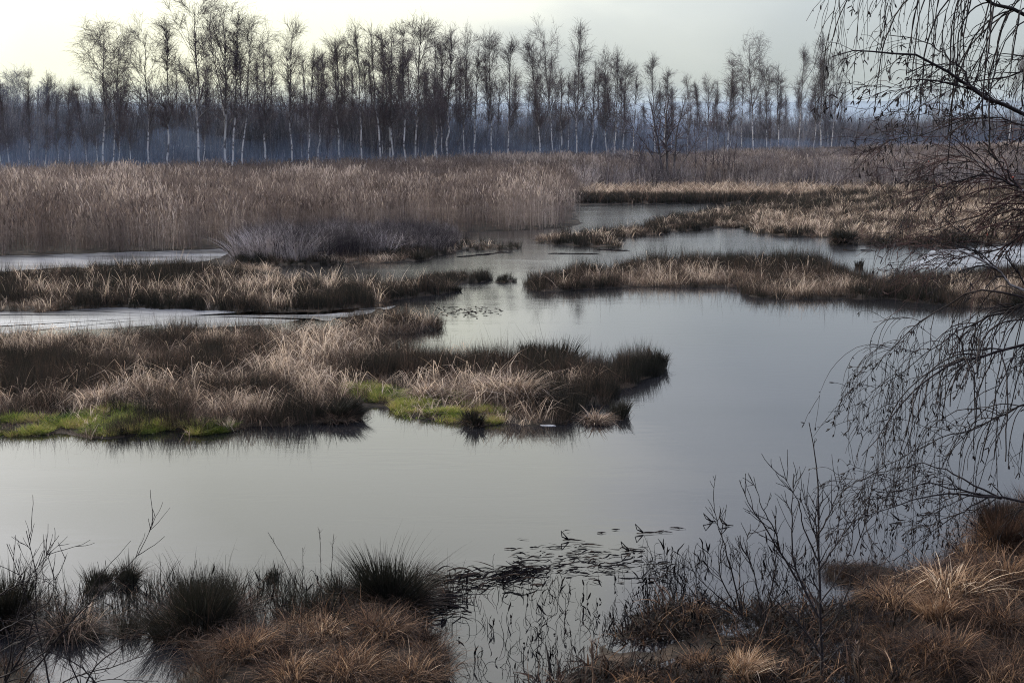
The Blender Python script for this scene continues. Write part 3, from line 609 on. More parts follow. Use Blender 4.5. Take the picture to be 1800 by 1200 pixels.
KINDS = {k: [birch(k) for _ in range(c)] for k, c in (('narrow', 3), ('ovate', 3), ('broad', 2), ('weeping', 2), ('forked', 1), ('sparse', 3), ('dense', 3))}
counter = {}
def place_tree(x_top, y_top, x_base, kind, label, group, wide=1.0, ddist=0.0, name='birch_tree', cat='birch tree'):
    d = float(tree_y(x_base))+ddist; i = counter.get(kind, 0); counter[kind] = i+1
    tr, cr = KINDS[kind][i % len(KINDS[kind])]
    base = np.array([(x_base-900)/FPX*d/1.0, d, 0.15]); bx = base[0]
    top = PD(np.array(x_top), np.array(y_top), d); h = top[2]-0.15+0.3
    e = bpy.data.objects.new(name, None); COL.objects.link(e); e.location = base
    s = h/H0; e.scale = (s*wide*1.18, s*wide*1.18, s); e.rotation_euler = (rng.normal(0, 0.01), math.atan2(top[0]-bx, h), rng.random()*6.28 if abs(x_top-x_base) < 4 else 0)
    tag(e, label, cat, group)
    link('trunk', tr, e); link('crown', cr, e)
    return e
GR = 'birches along the far edge of the reeds'
TREES = [
 (183, 75, 187, 'weeping', 'weeping birch with ragged drooping crown, leftmost of the tall trees', 1.0),
 (214, 74, 200, 'weeping', 'thin weeping birch leaning right beside the ragged leftmost tall birch', 0.6),
 (258, 68, 268, 'broad', 'birch with wide open forking crown between ragged weeping birch and slim birch', 0.8),
 (293, 50, 297, 'narrow', 'slim straight birch standing just left of the tallest tree', 0.9),
 (342, 25, 357, 'broad', 'tallest birch of the whole row, with big spreading open crown', 0.95),
 (391, 28, 397, 'forked', 'tall birch forked into two long leaders right of the tallest tree', 1.0),
 (418, 42, 408, 'narrow', 'slender tall birch crowding the right side of the forked birch', 0.9),
 (445, 65, 427, 'weeping', 'birch with dark clotted leaning crown and bright white trunk', 0.85),
 (472, 88, 470, 'sparse', 'thin sparse birch under the outer twigs of the dark clotted birch', 1.0),
 (522, 60, 519, 'ovate', 'birch with neat pointed oval crown standing after a wide sky gap', 0.75),
 (551, 96, 543, 'sparse', 'short sparse birch right of the neat oval one, trunk leaning', 0.9),
 (568, 100, 560, 'narrow', 'short narrow birch just before the dense middle group begins', 0.9),
 (598, 82, 601, 'dense', 'dark bushy birch opening the dense middle group on its left', 0.8),
 (625, 53, 640, 'ovate', 'tall birch leaning left at the left of the dense middle group', 0.7),
 (652, 52, 672, 'sparse', 'sparse tall birch leaning left whose white foot bends above the reeds', 0.9),
 (671, 66, 689, 'narrow', 'narrow birch leaning left against the darkest round crown', 0.9),
 (691, 70, 692, 'dense', 'birch with the darkest and roundest crown of the middle group', 0.95),
 (716, 60, 715, 'narrow', 'narrow pointed birch right of the darkest round crown', 0.9),
 (740, 58, 731, 'dense', 'dense birch with fan of upright branches and brushlike top', 0.9),
 (764, 80, 771, 'sparse', 'thin birch filling the gap right of the brush topped birch', 0.9),
 (777, 82, 779, 'dense', 'low dark birch left of the narrow leaning one with a nest', 0.7),
 (795, 62, 785, 'narrow', 'tall narrow birch leaning right, with a sparse feathery tip', 1.0),
 (822, 69, 818, 'dense', 'spindle shaped dark birch with pinkish trunk low down', 0.62),
 (840, 95, 833, 'sparse', 'curved sparse birch leaning between two dark spindle shaped birches', 0.9),
 (860, 80, 866, 'dense', 'dark spindle shaped birch over a pair of white trunks', 0.66),
 (899, 88, 893, 'ovate', 'birch with see-through heart shaped crown and sky on both sides', 0.85),
 (938, 88, 953, 'dense', 'dark birch tucked under the left side of a taller round birch', 0.75),
 (957, 66, 976, 'broad', 'tall round crowned birch leaning left, right of the heart shaped one', 0.62),
 (985, 128, 988, 'sparse', 'low thin birch in front of the gap before the tall pointed one', 1.0),
 (1018, 65, 1014, 'ovate', 'tall sharply pointed birch with a straight trunk white to the reeds', 0.72),
 (1047, 114, 1040, 'sparse', 'slight leaning birch right of the tall sharply pointed one', 0.9),
 (1064, 104, 1068, 'dense', 'bushy upright birch left of the small round topped birch', 0.7),
 (1086, 97, 1079, 'ovate', 'small birch with airy top right of the bushy upright one', 0.62),
 (1101, 128, 1093, 'dense', 'short dark conical birch before the sky gap over the multi-stemmed alder', 0.8),
 (1119, 140, 1110, 'sparse', 'short faint birch at the foot of the dark conical one', 0.8),
 (1147, 115, 1151, 'ovate', 'pointed birch rising straight behind the dark multi-stemmed alder', 0.72),
 (1168, 133, 1166, 'narrow', 'thin birch top peeping over the multi-stemmed alder', 0.9),
 (1205, 148, 1205, 'ovate', 'low feathery birch right of the multi-stemmed alder', 0.6),
 (1238, 140, 1240, 'ovate', 'low round birch above the group of bare thin saplings', 0.7),
 (1277, 115, 1275, 'narrow', 'conical birch at the left shoulder of the big weeping birch', 1.1),
 (1318, 84, 1322, 'weeping', 'large weeping birch with lumpy crown dominating the right hand group', 0.72),
 (1344, 128, 1346, 'dense', 'dark bushy birch under the right side of the big weeping birch', 0.8),
 (1368, 120, 1364, 'sparse', 'thin two-pronged birch between the big weeping birch and a cone shaped one', 0.9),
 (1400, 100, 1397, 'ovate', 'cone shaped birch standing clear with pale sky on its left', 0.62),
 (1427, 110, 1424, 'dense', 'bushy birch right of the clear standing cone shaped birch', 0.7),
 (1444, 84, 1440, 'ovate', 'tall birch half hidden by the hanging foreground twigs', 0.75),
 (1474, 113, 1456, 'broad', 'birch leaning out to the right at the end of the row', 0.55),
 (1757, 95, 1760, 'ovate', 'faint lone birch behind the foreground branches far right', 0.6),
]
for r in TREES: place_tree(r[0], r[1], r[2], r[3], r[4], GR, r[5], float(rng.uniform(-2, 5)))
place_tree(771, 168, 760, 'forked', 'small white birch with V shaped fork standing forward of the dense group', GR, 1.0, -3)
place_tree(1642, 158, 1645, 'broad', 'dark rounded tree above the scrub seen through foreground twigs', GR, 1.1, 20)
place_tree(1551, 200, 1551, 'sparse', 'short lone white birch stem in the reeds right of the row', GR, 0.5, -14)
LOW = ((-40, 150, 'ovate', 'low birch half outside the left edge of the photo'), (15, 152, 'ovate', 'low round birch first inside the left edge'), (35, 165, 'dense', 'lowest dark bushy birch between two rounder ones at far left'), (55, 138, 'dense', 'tallest of the low faint birches at far left'),
       (68, 160, 'narrow', 'thin low birch just right of the tallest low one'), (83, 146, 'sparse', 'sparse low birch with sky around its tip at far left'), (97, 158, 'narrow', 'narrow low birch filling the dip in the far left wood'), (112, 146, 'dense', 'bushy low birch left of the ragged weeping one'), (128, 150, 'ovate', 'oval low birch almost touching the ragged weeping one'), (136, 160, 'narrow', 'small narrow birch at the foot of the ragged weeping crown'))
for x, y, k, lb in LOW: place_tree(x, y, x+rng.normal(0, 3), k, lb, 'fainter birches left of the tall row', 0.9, 22)
SHORT = ['ragged weeping birch', 'thin weeping birch', 'wide forking birch', 'slim straight birch', 'tallest birch', 'twin-leader forked birch', 'slender crowding birch', 'clotted leaning birch', 'thin birch beside clotted one', 'neat oval birch', 'short leaning birch', 'short narrow birch', 'dark bushy opening birch', 'tall left-leaning birch', 'bent-footed birch', 'narrow birch against darkest crown', 'darkest round birch', 'narrow pointed birch', 'brush topped birch', 'thin gap birch', 'low dark birch', 'nest birch', 'pinkish spindle birch', 'curved sparse birch', 'twin-trunk spindle birch', 'heart shaped birch', 'tucked dark birch', 'tall round birch', 'low thin gap birch', 'sharply pointed birch', 'slight leaning birch', 'bushy upright birch', 'airy topped birch', 'dark conical birch', 'short faint birch', 'pointed birch behind alder', 'thin top behind alder', 'low feathery birch', 'low round birch', 'left shoulder birch', 'large weeping birch', 'bushy birch under weeping one', 'two-pronged birch', 'cone shaped birch', 'bushy birch beside cone shaped one', 'half hidden tall birch', 'outward leaning end birch', 'far lone birch']
used = {}
for x in np.arange(4, 1490, 25)+rng.uniform(-9, 9, len(np.arange(4, 1490, 25))):
    hh = rng.uniform(95, 165)*(1-0.25*x/1500); j = int(np.argmin([abs(x-r[2]) for r in TREES])); side = 'left' if x < TREES[j][2] else 'right'
    c_ = used[(j, side)] = used.get((j, side), 0)+1
    lb = 'slim pale stem in the mist %s %s of the %s' % ({1: 'just', 2: 'second', 3: 'third', 4: 'fourth', 5: 'fifth', 6: 'sixth', 7: 'seventh', 8: 'eighth'}[c_], side, SHORT[j])
    place_tree(x+rng.normal(0, 6), float(np.interp(x, [0, 1500], [300, 262]))-hh, x, 'sparse' if rng.random() < .6 else 'narrow', lb, 'slim stems in the mist', 0.62, float(rng.uniform(-2, 14)))

for x in np.concatenate([np.linspace(570, 800, 17), np.linspace(810, 1120, 15), np.linspace(1180, 1470, 14), np.linspace(200, 540, 13)]):
    x = float(x+rng.uniform(-8, 8))
    j = int(np.argmin([abs(x-r[2]) for r in TREES])); side = 'left' if x < TREES[j][2] else 'right'; c_ = used[('row', j, side)] = used.get(('row', j, side), 0)+1
    place_tree(x+rng.normal(0, 5), float(np.interp(x, [200, 600, 800, 1000, 1150, 1460], [128, 108, 116, 132, 165, 152])+rng.uniform(-14, 30)), x, ('sparse', 'ovate', 'narrow')[int(rng.integers(3))], '%s second-row birch behind and %s of the %s' % (('thin', 'faint', 'slight', 'small')[c_-1], side, SHORT[j]), 'thin birches of the second row', 0.8, float(rng.uniform(9, 22)))

# alder with several stems, in front of the row; thin saplings beside it
def stems_tree(name, label, cat, group, pts, depth, r0, twig_n, twig_len, mat, K=9):
    e = bpy.data.objects.new(name, None); COL.objects.link(e); tag(e, label, cat, group)
    rootp = PD(np.array(pts[0][0][0][0]), np.array(pts[0][0][0][1]), depth); e.location = rootp
    P, R = [], []
    for line, rad in pts:
        a = np.array(line, float); dd = depth+rng.normal(0, 0.02*0.5, len(a)).cumsum()*depth*0.02
        w = PD(a[:, 0], a[:, 1], dd)-rootp; tt = np.linspace(0, 1, len(a)); tk = np.linspace(0, 1, K)
        c = np.column_stack([np.interp(tk, tt, w[:, j]) for j in range(3)])
        c[1:-1] += rng.normal(0, 0.004*np.linalg.norm(c[-1]-c[0]), (K-2, 3))
        P.append(c); R.append(rad*np.linspace(1, 0.22, K))
    return e, np.array(P), np.array(R)
def alder():
    d = 146.0
    ln = [([(1165, 316), (1160, 270), (1152, 220), (1140, 170)], 0.16), ([(1174, 318), (1172, 270), (1170, 215), (1176, 165)], 0.18), ([(1184, 318), (1186, 270), (1192, 215), (1205, 175)], 0.14), ([(1162, 312), (1150, 280), (1125, 240), (1105, 215)], 0.07), ([(1186, 312), (1205, 280), (1225, 245), (1240, 215)], 0.07), ([(1160, 312), (1140, 290), (1118, 272)], 0.05)]
    e, P, R = stems_tree('alder_tree', 'dark multi-stemmed alder rising from the reeds in front of the birches', 'alder tree', None, [(a, b) for a, b in ln], d, 1, 0, 0, None)
    for k in range(len(P)): link('trunk', build(Geo().tubes(P[k:k+1], R[k:k+1], 6, 1.0), 'alder_trunk', M_ALDER, True), e)
    g = Geo(); P1, R1 = grow(P, R, 110, 0.25, 1, (1.0, 2.8), (0.5, 1.1), 6, 0.08, 0.1, 0.5, 0.02, 0.5); g.tubes(P1, R1, 3)
    P2, R2 = grow(P1, R1, 900, 0.15, 1, (0.4, 1.2), (0.4, 1.0), 4, 0.03, 0.14, 0.6, 0.011, 0.6); g.tubes(P2, R2, 3)
    link('crown', build(g, 'alder_crown', M_WOOD), e)
alder()
for x, yt, lean, lb in ((1223, 205, -2, 'thick bare sapling nearest the alder on its right'), (1240, 225, 3, 'bare sapling second to the right of the alder'), (1253, 195, 1, 'tallest of the bare saplings right of the alder'), (1262, 232, 0, 'short bare sapling close beside the tallest sapling'), (1270, 218, 6, 'bare sapling leaning slightly right of the short one'),
                    (1280, 235, 4, 'bare sapling second from the right end of its group'), (1289, 240, 7, 'bare sapling at the right end of its group, leaning outward'), (1128, 250, -4, 'lone bare sapling left of the alder')):
    e, P, R = stems_tree('sapling', lb, 'sapling', 'bare saplings near the alder', [([(x, 316), (x+lean*0.4, 280), (x+lean, yt)], 0.06)], 148.0+rng.normal(0, 2), 1, 0, 0, None)
    link('trunk', build(Geo().tubes(P, R, 5, 1.0), 'sapling_trunk', M_ALDER, True), e)
    g = Geo(); P1, R1 = grow(P, R, 40, 0.3, 1, (0.4, 1.4), (0.3, 0.8), 4, 0.08, 0.1, 0.5, 0.011, 0.5); g.tubes(P1, R1, 3)
    link('crown', build(g, 'sapling_crown', M_WOOD), e)

# ------------------------------------------------------------------ air: low mist bank in the wood, thin haze everywhere
def vol_mat(name, color, dens, aniso=0.35):
    m, t = mat_new(name); v = N(t, 'ShaderNodeVolumePrincipled')
    v.inputs['Color'].default_value = (*color, 1); v.inputs['Density'].default_value = dens; v.inputs['Anisotropy'].default_value = aniso; v.inputs['Density Attribute'].default_value = ''; m.cycles.homogeneous_volume = True; m.cycles.volume_sampling = 'DISTANCE'
    L(t, v.outputs[0], N(t, 'ShaderNodeOutputMaterial').inputs['Volume'])
    return m
def box(lo, hi):
    c = np.array([[x, y, z] for z in (lo[2], hi[2]) for y in (lo[1], hi[1]) for x in (lo[0], hi[0])], float)
    return Geo().add(c, [(0, 2, 3, 1), (4, 5, 7, 6), (0, 1, 5, 4), (2, 6, 7, 3), (0, 4, 6, 2), (1, 3, 7, 5)])
tag(link('haze', build(box((-2600, -2600, -1.7), (2600, 2600, 25.0)), 'haze', vol_mat('haze_air', (0.80, 0.88, 1.0), 0.00004, 0.2))), 'thin pale haze over the whole marsh', kind='stuff')
# the mist: two closed lumpy sheets lying in the wood, a low thick one and a thin one reaching into the crowns
def mist_bank(label, hs, dens, seed, colr, d0):
    nu_, nv_ = 110, 12
    U, Vv = np.meshgrid(np.linspace(-420, 2200, nu_), np.linspace(0, 1, nv_))
    D = tree_y(U)+d0+Vv*66; Xm = (U-900)/FPX*D
    thick = hs*(2.2+7.5*fbm(U*0.006, Vv*3, seed)+2.2*fbm(U*0.025, Vv*6, seed+2))*np.interp(U, [-400, 300, 900, 1500, 2200], [1.1, 1.1, 0.95, 0.75, 0.65])*np.sin(np.clip(Vv*0.9+0.08, 0, 1)*math.pi)**0.5
    top = np.stack([Xm, D, 0.5+thick], -1).reshape(-1, 3); bot = np.stack([Xm, D, np.full_like(D, 0.4)], -1).reshape(-1, 3)
    i = (np.arange(nv_-1)[:, None]*nu_+np.arange(nu_-1)[None]).ravel(); q = np.stack([i, i+1, i+nu_+1, i+nu_], -1); nn_ = nu_*nv_
    fr = []
    for k in range(nu_-1): fr += [(k, k+nn_, k+1+nn_, k+1), ((nv_-1)*nu_+k, (nv_-1)*nu_+k+1, (nv_-1)*nu_+k+1+nn_, (nv_-1)*nu_+k+nn_)]
    for k in range(nv_-1): fr += [(k*nu_, (k+1)*nu_, (k+1)*nu_+nn_, k*nu_+nn_), (k*nu_+nu_-1, k*nu_+nu_-1+nn_, (k+1)*nu_+nu_-1+nn_, (k+1)*nu_+nu_-1)]
    gm = Geo().add(np.concatenate([top, bot]), np.concatenate([q, q[:, ::-1]+nn_, np.array(fr)]))
    tag(link('mist', build(gm, 'mist', vol_mat('mist_air', colr, dens, 0.1))), label, kind='stuff')
mist_bank('blue mist lying among the trunks of the far wood', 0.85, 0.0125, 91, (0.38, 0.53, 0.80), -4)
mist_bank('thin upper veil of mist reaching into the birch crowns', 1.55, 0.0030, 191, (0.45, 0.58, 0.78), -2)
tag(link('far_haze', build(box((-900, 330, 0.6), (1300, 1170, 15.0)), 'far_haze', vol_mat('far_haze_air', (0.42, 0.52, 0.63), 0.0011, 0.1))), 'blue haze over the far plain in front of the ridge', kind='stuff')

# ------------------------------------------------------------------ tussocks one can point at
def tussock(cx, by, wpx, hpx, style, label, group, tint=0.3, mat=None, name='grass_tussock', cat='tussock', dens=1.0, z=0.0):
    p = PG(np.array(cx), np.array(by), z); d = p[1]*cp+(CAM_H-z)*sp; m = d/FPX
    wd, h = wpx*m, hpx*m
    zb = max(float(ground_z(np.array([p[0]]), np.array([p[1]]))[0]), -0.02)
    e = bpy.data.objects.new(name, None); COL.objects.link(e); e.location = (p[0], p[1]+wd*0.3, zb); tag(e, label, cat, group)
    bw = max(0.006, 0.85*m*1.35); rad = wd*0.36; g = Geo()
    # peat foot
    a = np.arange(14)*2*math.pi/14; rings = [(1.0, -0.12), (0.98, 0.02), (0.8, 0.16), (0.45, 0.24), (0.0, 0.26)]; V = []
    for rr, zz in rings: V.append(np.column_stack([np.cos(a)*rad*0.9*rr*rng.uniform(.85, 1.1, 14), np.sin(a)*rad*0.9*rr*rng.uniform(.85, 1.1, 14), np.full(14, zz*h*(0.5 if style != 'rush' else 0.7))]))
    q = [(r*14+j, r*14+(j+1) % 14, (r+1)*14+(j+1) % 14, (r+1)*14+j) for r in range(4) for j in range(14)]
    link('root_mound', build(Geo().add(np.concatenate(V), q), 'root_mound', M_PEAT, True), e)
    bw = bw*1.45
    def blades(n, H, Hv, w, ln, bd, K, kink, c, sp_=0.12, rscale=1.0, subs=6):
        # several crowns grown together, each leaning its own way
        for j in range(subs):
            r_, a_ = rad*rscale*0.85*math.sqrt(rng.random()), rng.random()*6.283; hs = H*rng.uniform(0.6, 1.08)*(1-0.25*(r_/rad)**2)
            tc_ = float(np.clip(c+rng.normal(0, 0.07), 0.02, 1)); wn = (math.cos(a_)*0.35*r_/rad+rng.normal(0.08, 0.16), math.sin(a_)*0.35*r_/rad+rng.normal(-0.04, 0.16))
            tuft(int(n*dens/subs*rng.uniform(0.6, 1.4)), rad*0.42, hs, Hv, w, ln, bd, K, kink, shade=(max(tc_-sp_, 0), min(tc_+sp_, 1)), g=g, at=(r_*math.cos(a_), r_*math.sin(a_), 0.02), wind=wn)
    ar = np.clip(wd*wd*4, 0.3, 6)
    if style == 'rush':
        blades(330*ar, h*1.05, 0.6, bw*0.8, 0.16, 0.12, 5, 0.03, tint, 0.1); blades(200*ar, h*0.72, 0.5, bw, 0.5, 0.7, 6, 0.15, tint+0.16, 0.26)
        blades(130*ar, h*0.5, 0.5, bw*1.2, 0.7, 0.9, 5, 0.2, tint+0.26, 0.26, 1.1); blades(14*ar, h*1.3, 0.3, bw*0.6, 0.2, 0.15, 6, 0.1, tint, 0.1)
    elif style == 'thin':
        blades(150*ar, h, 0.65, bw*0.75, 0.14, 0.12, 4, 0.08, tint); blades(50*ar, h*0.6, 0.6, bw, 0.4, 0.5, 5, 0.25, tint+0.1)
    elif style == 'tan':
        blades(330*ar, h*0.86, 0.65, bw*0.9, 0.5, 0.8, 7, 0.4, tint-0.03, 0.36, 1.05, 12); blades(150*ar, h*0.5, 0.5, bw*1.2, 0.9, 1.1, 5, 0.2, tint-0.14, 0.25, 1.1, 8)
        blades(40*ar, h*1.05, 0.4, bw*1.25, 0.3, 0.5, 7, 0.5, min(tint+0.28, 0.9), 0.15, 1.0, 7)
    elif style == 'pale':
        blades(300*ar, h, 0.6, bw*1.1, 0.25, 0.3, 5, 0.25, tint, 0.2); blades(120*ar, h*0.6, 0.6, bw*1.1, 0.5, 0.6, 5, 0.25, tint-0.3, 0.2)
    o = link('blades', build(g, 'tussock_blades', mat or M_GRASS1), e); o['kind'] = 'stuff'
    return e
FG, MG = 'rush tussocks standing in the near water', 'tussocks on the near island'
tussock(330, 1128, 235, 150, 'rush', 'largest round rush tussock, dark above with brown drooping skirt', FG, 0.09)
tussock(-15, 1105, 120, 160, 'rush', 'dark rush tussock cut off by the left edge of the photo', FG, 0.06)
tussock(120, 1125, 95, 95, 'tan', 'russet brown sedge clump between bare shrub and largest rush tussock', FG, 0.30)
tussock(165, 1040, 90, 55, 'thin', 'small thin rush clump in open water above the russet clump', FG, 0.05)
tussock(220, 1025, 50, 65, 'rush', 'small dark rush clump touching the upper left of the largest tussock', FG, 0.05)
tussock(215, 1120, 80, 60, 'thin', 'sparse stems at the left foot of the largest rush tussock', FG, 0.06)
tussock(505, 1085, 60, 90, 'thin', 'slender rush clump right of the largest tussock', FG, 0.05)
tussock(550, 1090, 70, 120, 'thin', 'rush clump with two tall dark stalks left of the spiky tussock', FG, 0.05)
tussock(605, 1062, 70, 75, 'rush', 'low rush clump leaning on the left of the spiky tussock', FG, 0.08)
tussock(682, 1080, 130, 140, 'rush', 'tall spiky rush tussock with fanned upright blades beside floating leaf raft', FG, 0.08)
tussock(475, 1020, 45, 45, 'thin', 'thin upright stems standing in water behind the slender rush clump', FG, 0.06)
MO = 'brown grass tussocks on the bottom mound'
for k, (x, y, w, h, s, tnt, lb) in enumerate([
  (430, 1190, 150, 85, 'tan', 0.42, 'tawny arching grass at the left end of the bottom mound'),
  (560, 1150, 130, 60, 'tan', 0.40, 'flattened brown grass in the middle of the bottom mound'),
  (670, 1150, 130, 80, 'tan', 0.36, 'dark russet grass just below the spiky rush tussock'),
  (600, 1215, 170, 90, 'tan', 0.45, 'palest straw grass at the bottom middle of the mound'),
  (720, 1215, 110, 95, 'tan', 0.40, 'rounded olive brown grass at the right end of the bottom mound'),
  (500, 1225, 140, 80, 'tan', 0.43, 'brown grass at the bottom edge left of the palest straw grass'),
  (750, 1140, 50, 60, 'rush', 0.14, 'dark sedge hanging over the water at the mound right corner'),
  (390, 1160, 90, 50, 'tan', 0.38, 'low rusty grass below the largest rush tussock')]):
    tussock(x, y, w*0.82, h*0.85, s, lb, MO, tnt-0.05+float(rng.normal(0, 0.07)), M_RUSSET1)
RB = 'grass tussocks on the right hand shore'
for x, y, w, h, s, tnt, lb in [
  (1780, 985, 150, 130, 'rush', 0.17, 'dark leaning sedge tussock high on the right shore below birch twigs'),
  (1530, 1030, 110, 45, 'tan', 0.16, 'low dark grass islet right of the bare sapling'),
  (1480, 1020, 40, 45, 'thin', 0.25, 'small upright brown grass at the left tip of the dark grass islet'),
  (1590, 1095, 130, 75, 'tan', 0.45, 'tawny grass at the left front of the right shore'),
  (1690, 1085, 150, 110, 'tan', 0.47, 'large tawny tussock with a few green leaves on the right shore'),
  (1660, 1120, 90, 90, 'pale', 0.66, 'tall straw coloured leaves in front of the large tawny tussock'),
  (1770, 1060, 130, 100, 'tan', 0.42, 'brown tussock behind the large tawny one at the right edge'),
  (1770, 1130, 110, 90, 'tan', 0.44, 'brown grass hanging over a puddle at the right edge'),
  (1660, 1200, 140, 110, 'tan', 0.46, 'rusty rounded tussock at the bottom right, with thin upright stems'),
  (1770, 1230, 130, 80, 'tan', 0.44, 'brown grass in the bottom right corner'),
  (1585, 1235, 110, 60, 'tan', 0.40, 'low brown grass at bottom between the sapling and rusty tussock'),
  (1710, 1010, 80, 55, 'tan', 0.36, 'olive grass on the slope left of the dark leaning sedge tussock')]:
    tussock(x, y, w*0.85, h*0.88, s, lb, RB, tnt-0.07+float(rng.normal(0, 0.07)), M_RUSSET1)
DM = 'clumps among the wet dead leaves'
for x, y, w, h, s, tnt, lb in [
  (1305, 1205, 95, 75, 'pale', 0.74, 'pale blond grass clump at the bottom, left of the bare sapling'),
  (1130, 1215, 70, 50, 'tan', 0.42, 'rusty grass poking through the dark leaf mat at its lower left'),
  (1215, 1085, 60, 35, 'tan', 0.34, 'olive brown tuft on the upper edge of the dark leaf mat'),
  (1230, 1180, 80, 45, 'tan', 0.40, 'brown matted tuft left of the pale blond clump'),
  (1400, 1210, 80, 50, 'tan', 0.30, 'dark brown tuft between the pale blond clump and the sapling')]:
    tussock(x, y, w, h, s, lb, DM, tnt-0.04, M_RUSSET1)
for x, y, w, h, s, tnt, lb in [
  (885, 715, 90, 85, 'tan', 0.58, 'big tawny tussock in the middle of the near island right part'),
  (920, 720, 70, 80, 'tan', 0.50, 'greyish brown tussock leaning on the big tawny one'),
  (752, 710, 62, 45, 'tan', 0.50, 'rounded grey brown tussock on the green moss'),
  (945, 640, 70, 65, 'thin', 0.06, 'tallest dark rush clump on the back edge of the near island'),
  (995, 650, 60, 65, 'thin', 0.06, 'dark seeded rush clump right of the tallest one'),
  (1150, 648, 60, 42, 'thin', 0.06, 'dark rushes ending the near island at its right tip'),
  (403, 757, 26, 36, 'pale', 0.85, 'little blond tuft at the water edge of the near island'),
  (170, 720, 90, 48, 'tan', 0.60, 'pale tawny tussock with arching leaves at the near island left front'),
  (285, 735, 60, 45, 'tan', 0.36, 'purple brown tussock behind the green moss of the left front'),
  (832, 750, 40, 45, 'rush', 0.12, 'small dark rush tussock at the water on the mossy front edge'),
  (1090, 735, 60, 45, 'thin', 0.08, 'dark stems standing in water at the near island lower right'),
  (1045, 745, 50, 40, 'tan', 0.46, 'bent tan sedge hanging over the water at the lower right corner'),
  (590, 742, 90, 55, 'rush', 0.10, 'dark overhanging sedge at the notch of the near island')]:
    tussock(x, y, w, h, s, lb, MG, tnt)
tussock(1485, 430, 34, 28, 'rush', 'dark round bush-like tuft at the left tip of the far right shore', None, 0.10)
tussock(1512, 470, 16, 22, 'thin', 'small dark tuft standing alone in the water behind the right island', None, 0.05)
tussock(797, 512, 30, 12, 'thin', 'tiny dark tuft off the tip of the middle left island', None, 0.08)

# moss
def moss(obj, label, px_poly, n):
    a = np.array(px_poly, float); w = PG(a[:, 0], a[:, 1]); q = np.column_stack([rng.uniform(w[:, 0].min(), w[:, 0].max(), n), rng.uniform(w[:, 1].min(), w[:, 1].max(), n)])
    q = q[sdf(w[:, :2], q[:, 0], q[:, 1])+(fbm(q[:, 0]*1.8, q[:, 1]*1.8, 15)-0.5)*0.7 > 0]
    z = ground_z(q[:, 0], q[:, 1]); k = (z > -0.02) & (fbm(q[:, 0]*2.2, q[:, 1]*2.2, 29) > 0.50); q, z = q[k], z[k]
    pr = [tuft(40, 0.13, 0.16, 0.6, 0.012, 0.6, 0.5, 3), tuft(40, 0.13, 0.11, 0.6, 0.014, 0.8, 0.7, 3)]
    scatter(obj, label, pr, [M_MOSS], np.column_stack([q, z+0.02]), rng.integers(0, 2, len(q)), rng.uniform(0.8, 1.5, len(q)), np.clip(fbm(q[:, 0]*2.4, q[:, 1]*2.4, 71)*1.9-0.40+rng.normal(0, .16, len(q)), 0, 1))
moss('moss', 'bright green moss on the front of the near island', [(600, 690), (640, 680), (730, 690), (820, 700), (860, 725), (900, 735), (870, 745), (760, 742), (700, 728), (660, 712), (600, 706)], 3600)
moss('moss_fringe', 'green moss fringe on the left end of the near island', [(-60, 742), (60, 745), (150, 740), (200, 722), (270, 715), (330, 735), (310, 752), (240, 762), (180, 768), (90, 763), (-60, 764)], 4200)
moss('moss_patch', 'small green patch by the pale tuft of the near island', [(320, 752), (400, 752), (420, 758), (390, 764), (340, 764)], 500)

# ------------------------------------------------------------------ wet leaves and stems in the near water
def leaf_ribbon(g, x, y, Lm, az, w, bent, lift, K=6, z0=0.012):
    t = np.linspace(0, 1, K); b = PG(np.array(x), np.array(y))
    a = az+np.where(t > bent, (t-bent)*rng.uniform(-1.5, 1.5), 0)
    st = Lm/(K-1); P = np.zeros((K, 3)); P[0] = b
    for k in range(1, K): P[k] = P[k-1]+np.array([math.cos(a[k]), math.sin(a[k]), 0])*st
    P[:, 2] = z0+lift*np.sin(t*math.pi)*Lm
    sd = np.array([[-math.sin(az), math.cos(az), 0.15]]); Wd = (w*(0.3+np.sin(np.clip(t*0.9+0.12, 0, 1)*math.pi))*rng.uniform(0.45, 1.25, K))[None]
    g.ribbons(P[None], Wd, sd)
    return P
def leaf_thing(x, y, wpx, tilt, label, fork=False):
    g = Geo(); m = PG(np.array(x), np.array(y))[1]/FPX; az = tilt; Lm = wpx*m
    P = leaf_ribbon(g, x-wpx/2, y, Lm, az, 0.042, 0.6, 0.03, 9)
    P2 = leaf_ribbon(g, x-wpx/2, y, Lm*0.7, az+rng.uniform(-.5, .5), 0.035, 0.3, 0.05, 8)
    if fork:
        for s in (0.5, -0.35):
            t = np.linspace(0, 1, 5)[:, None]; c = P[2]
            Q = c+t*np.array([-0.12, s*0.4, 0.09])+np.array([0, 0, 0.01])
            g.tubes(Q[None], np.linspace(0.016, 0.008, 5)[None], 4)
        t = np.linspace(0, 1, 4)[:, None]; a, b = P[2]+np.array([-0.12, 0.2, 0.10]), P[2]+np.array([-0.12, -0.14, 0.10])
        g.tubes((a*(1-t)+b*t)[None], np.full((1, 4), 0.008), 4)
    me = build(g, 'floating_leaf', M_DEAD); c = P[0].copy(); me.transform(__import__('mathutils').Matrix.Translation(-Vector(c)))
    tag(link('floating_leaf', me, None, c), label, 'leaf', 'dead reed leaves afloat off the near shore')
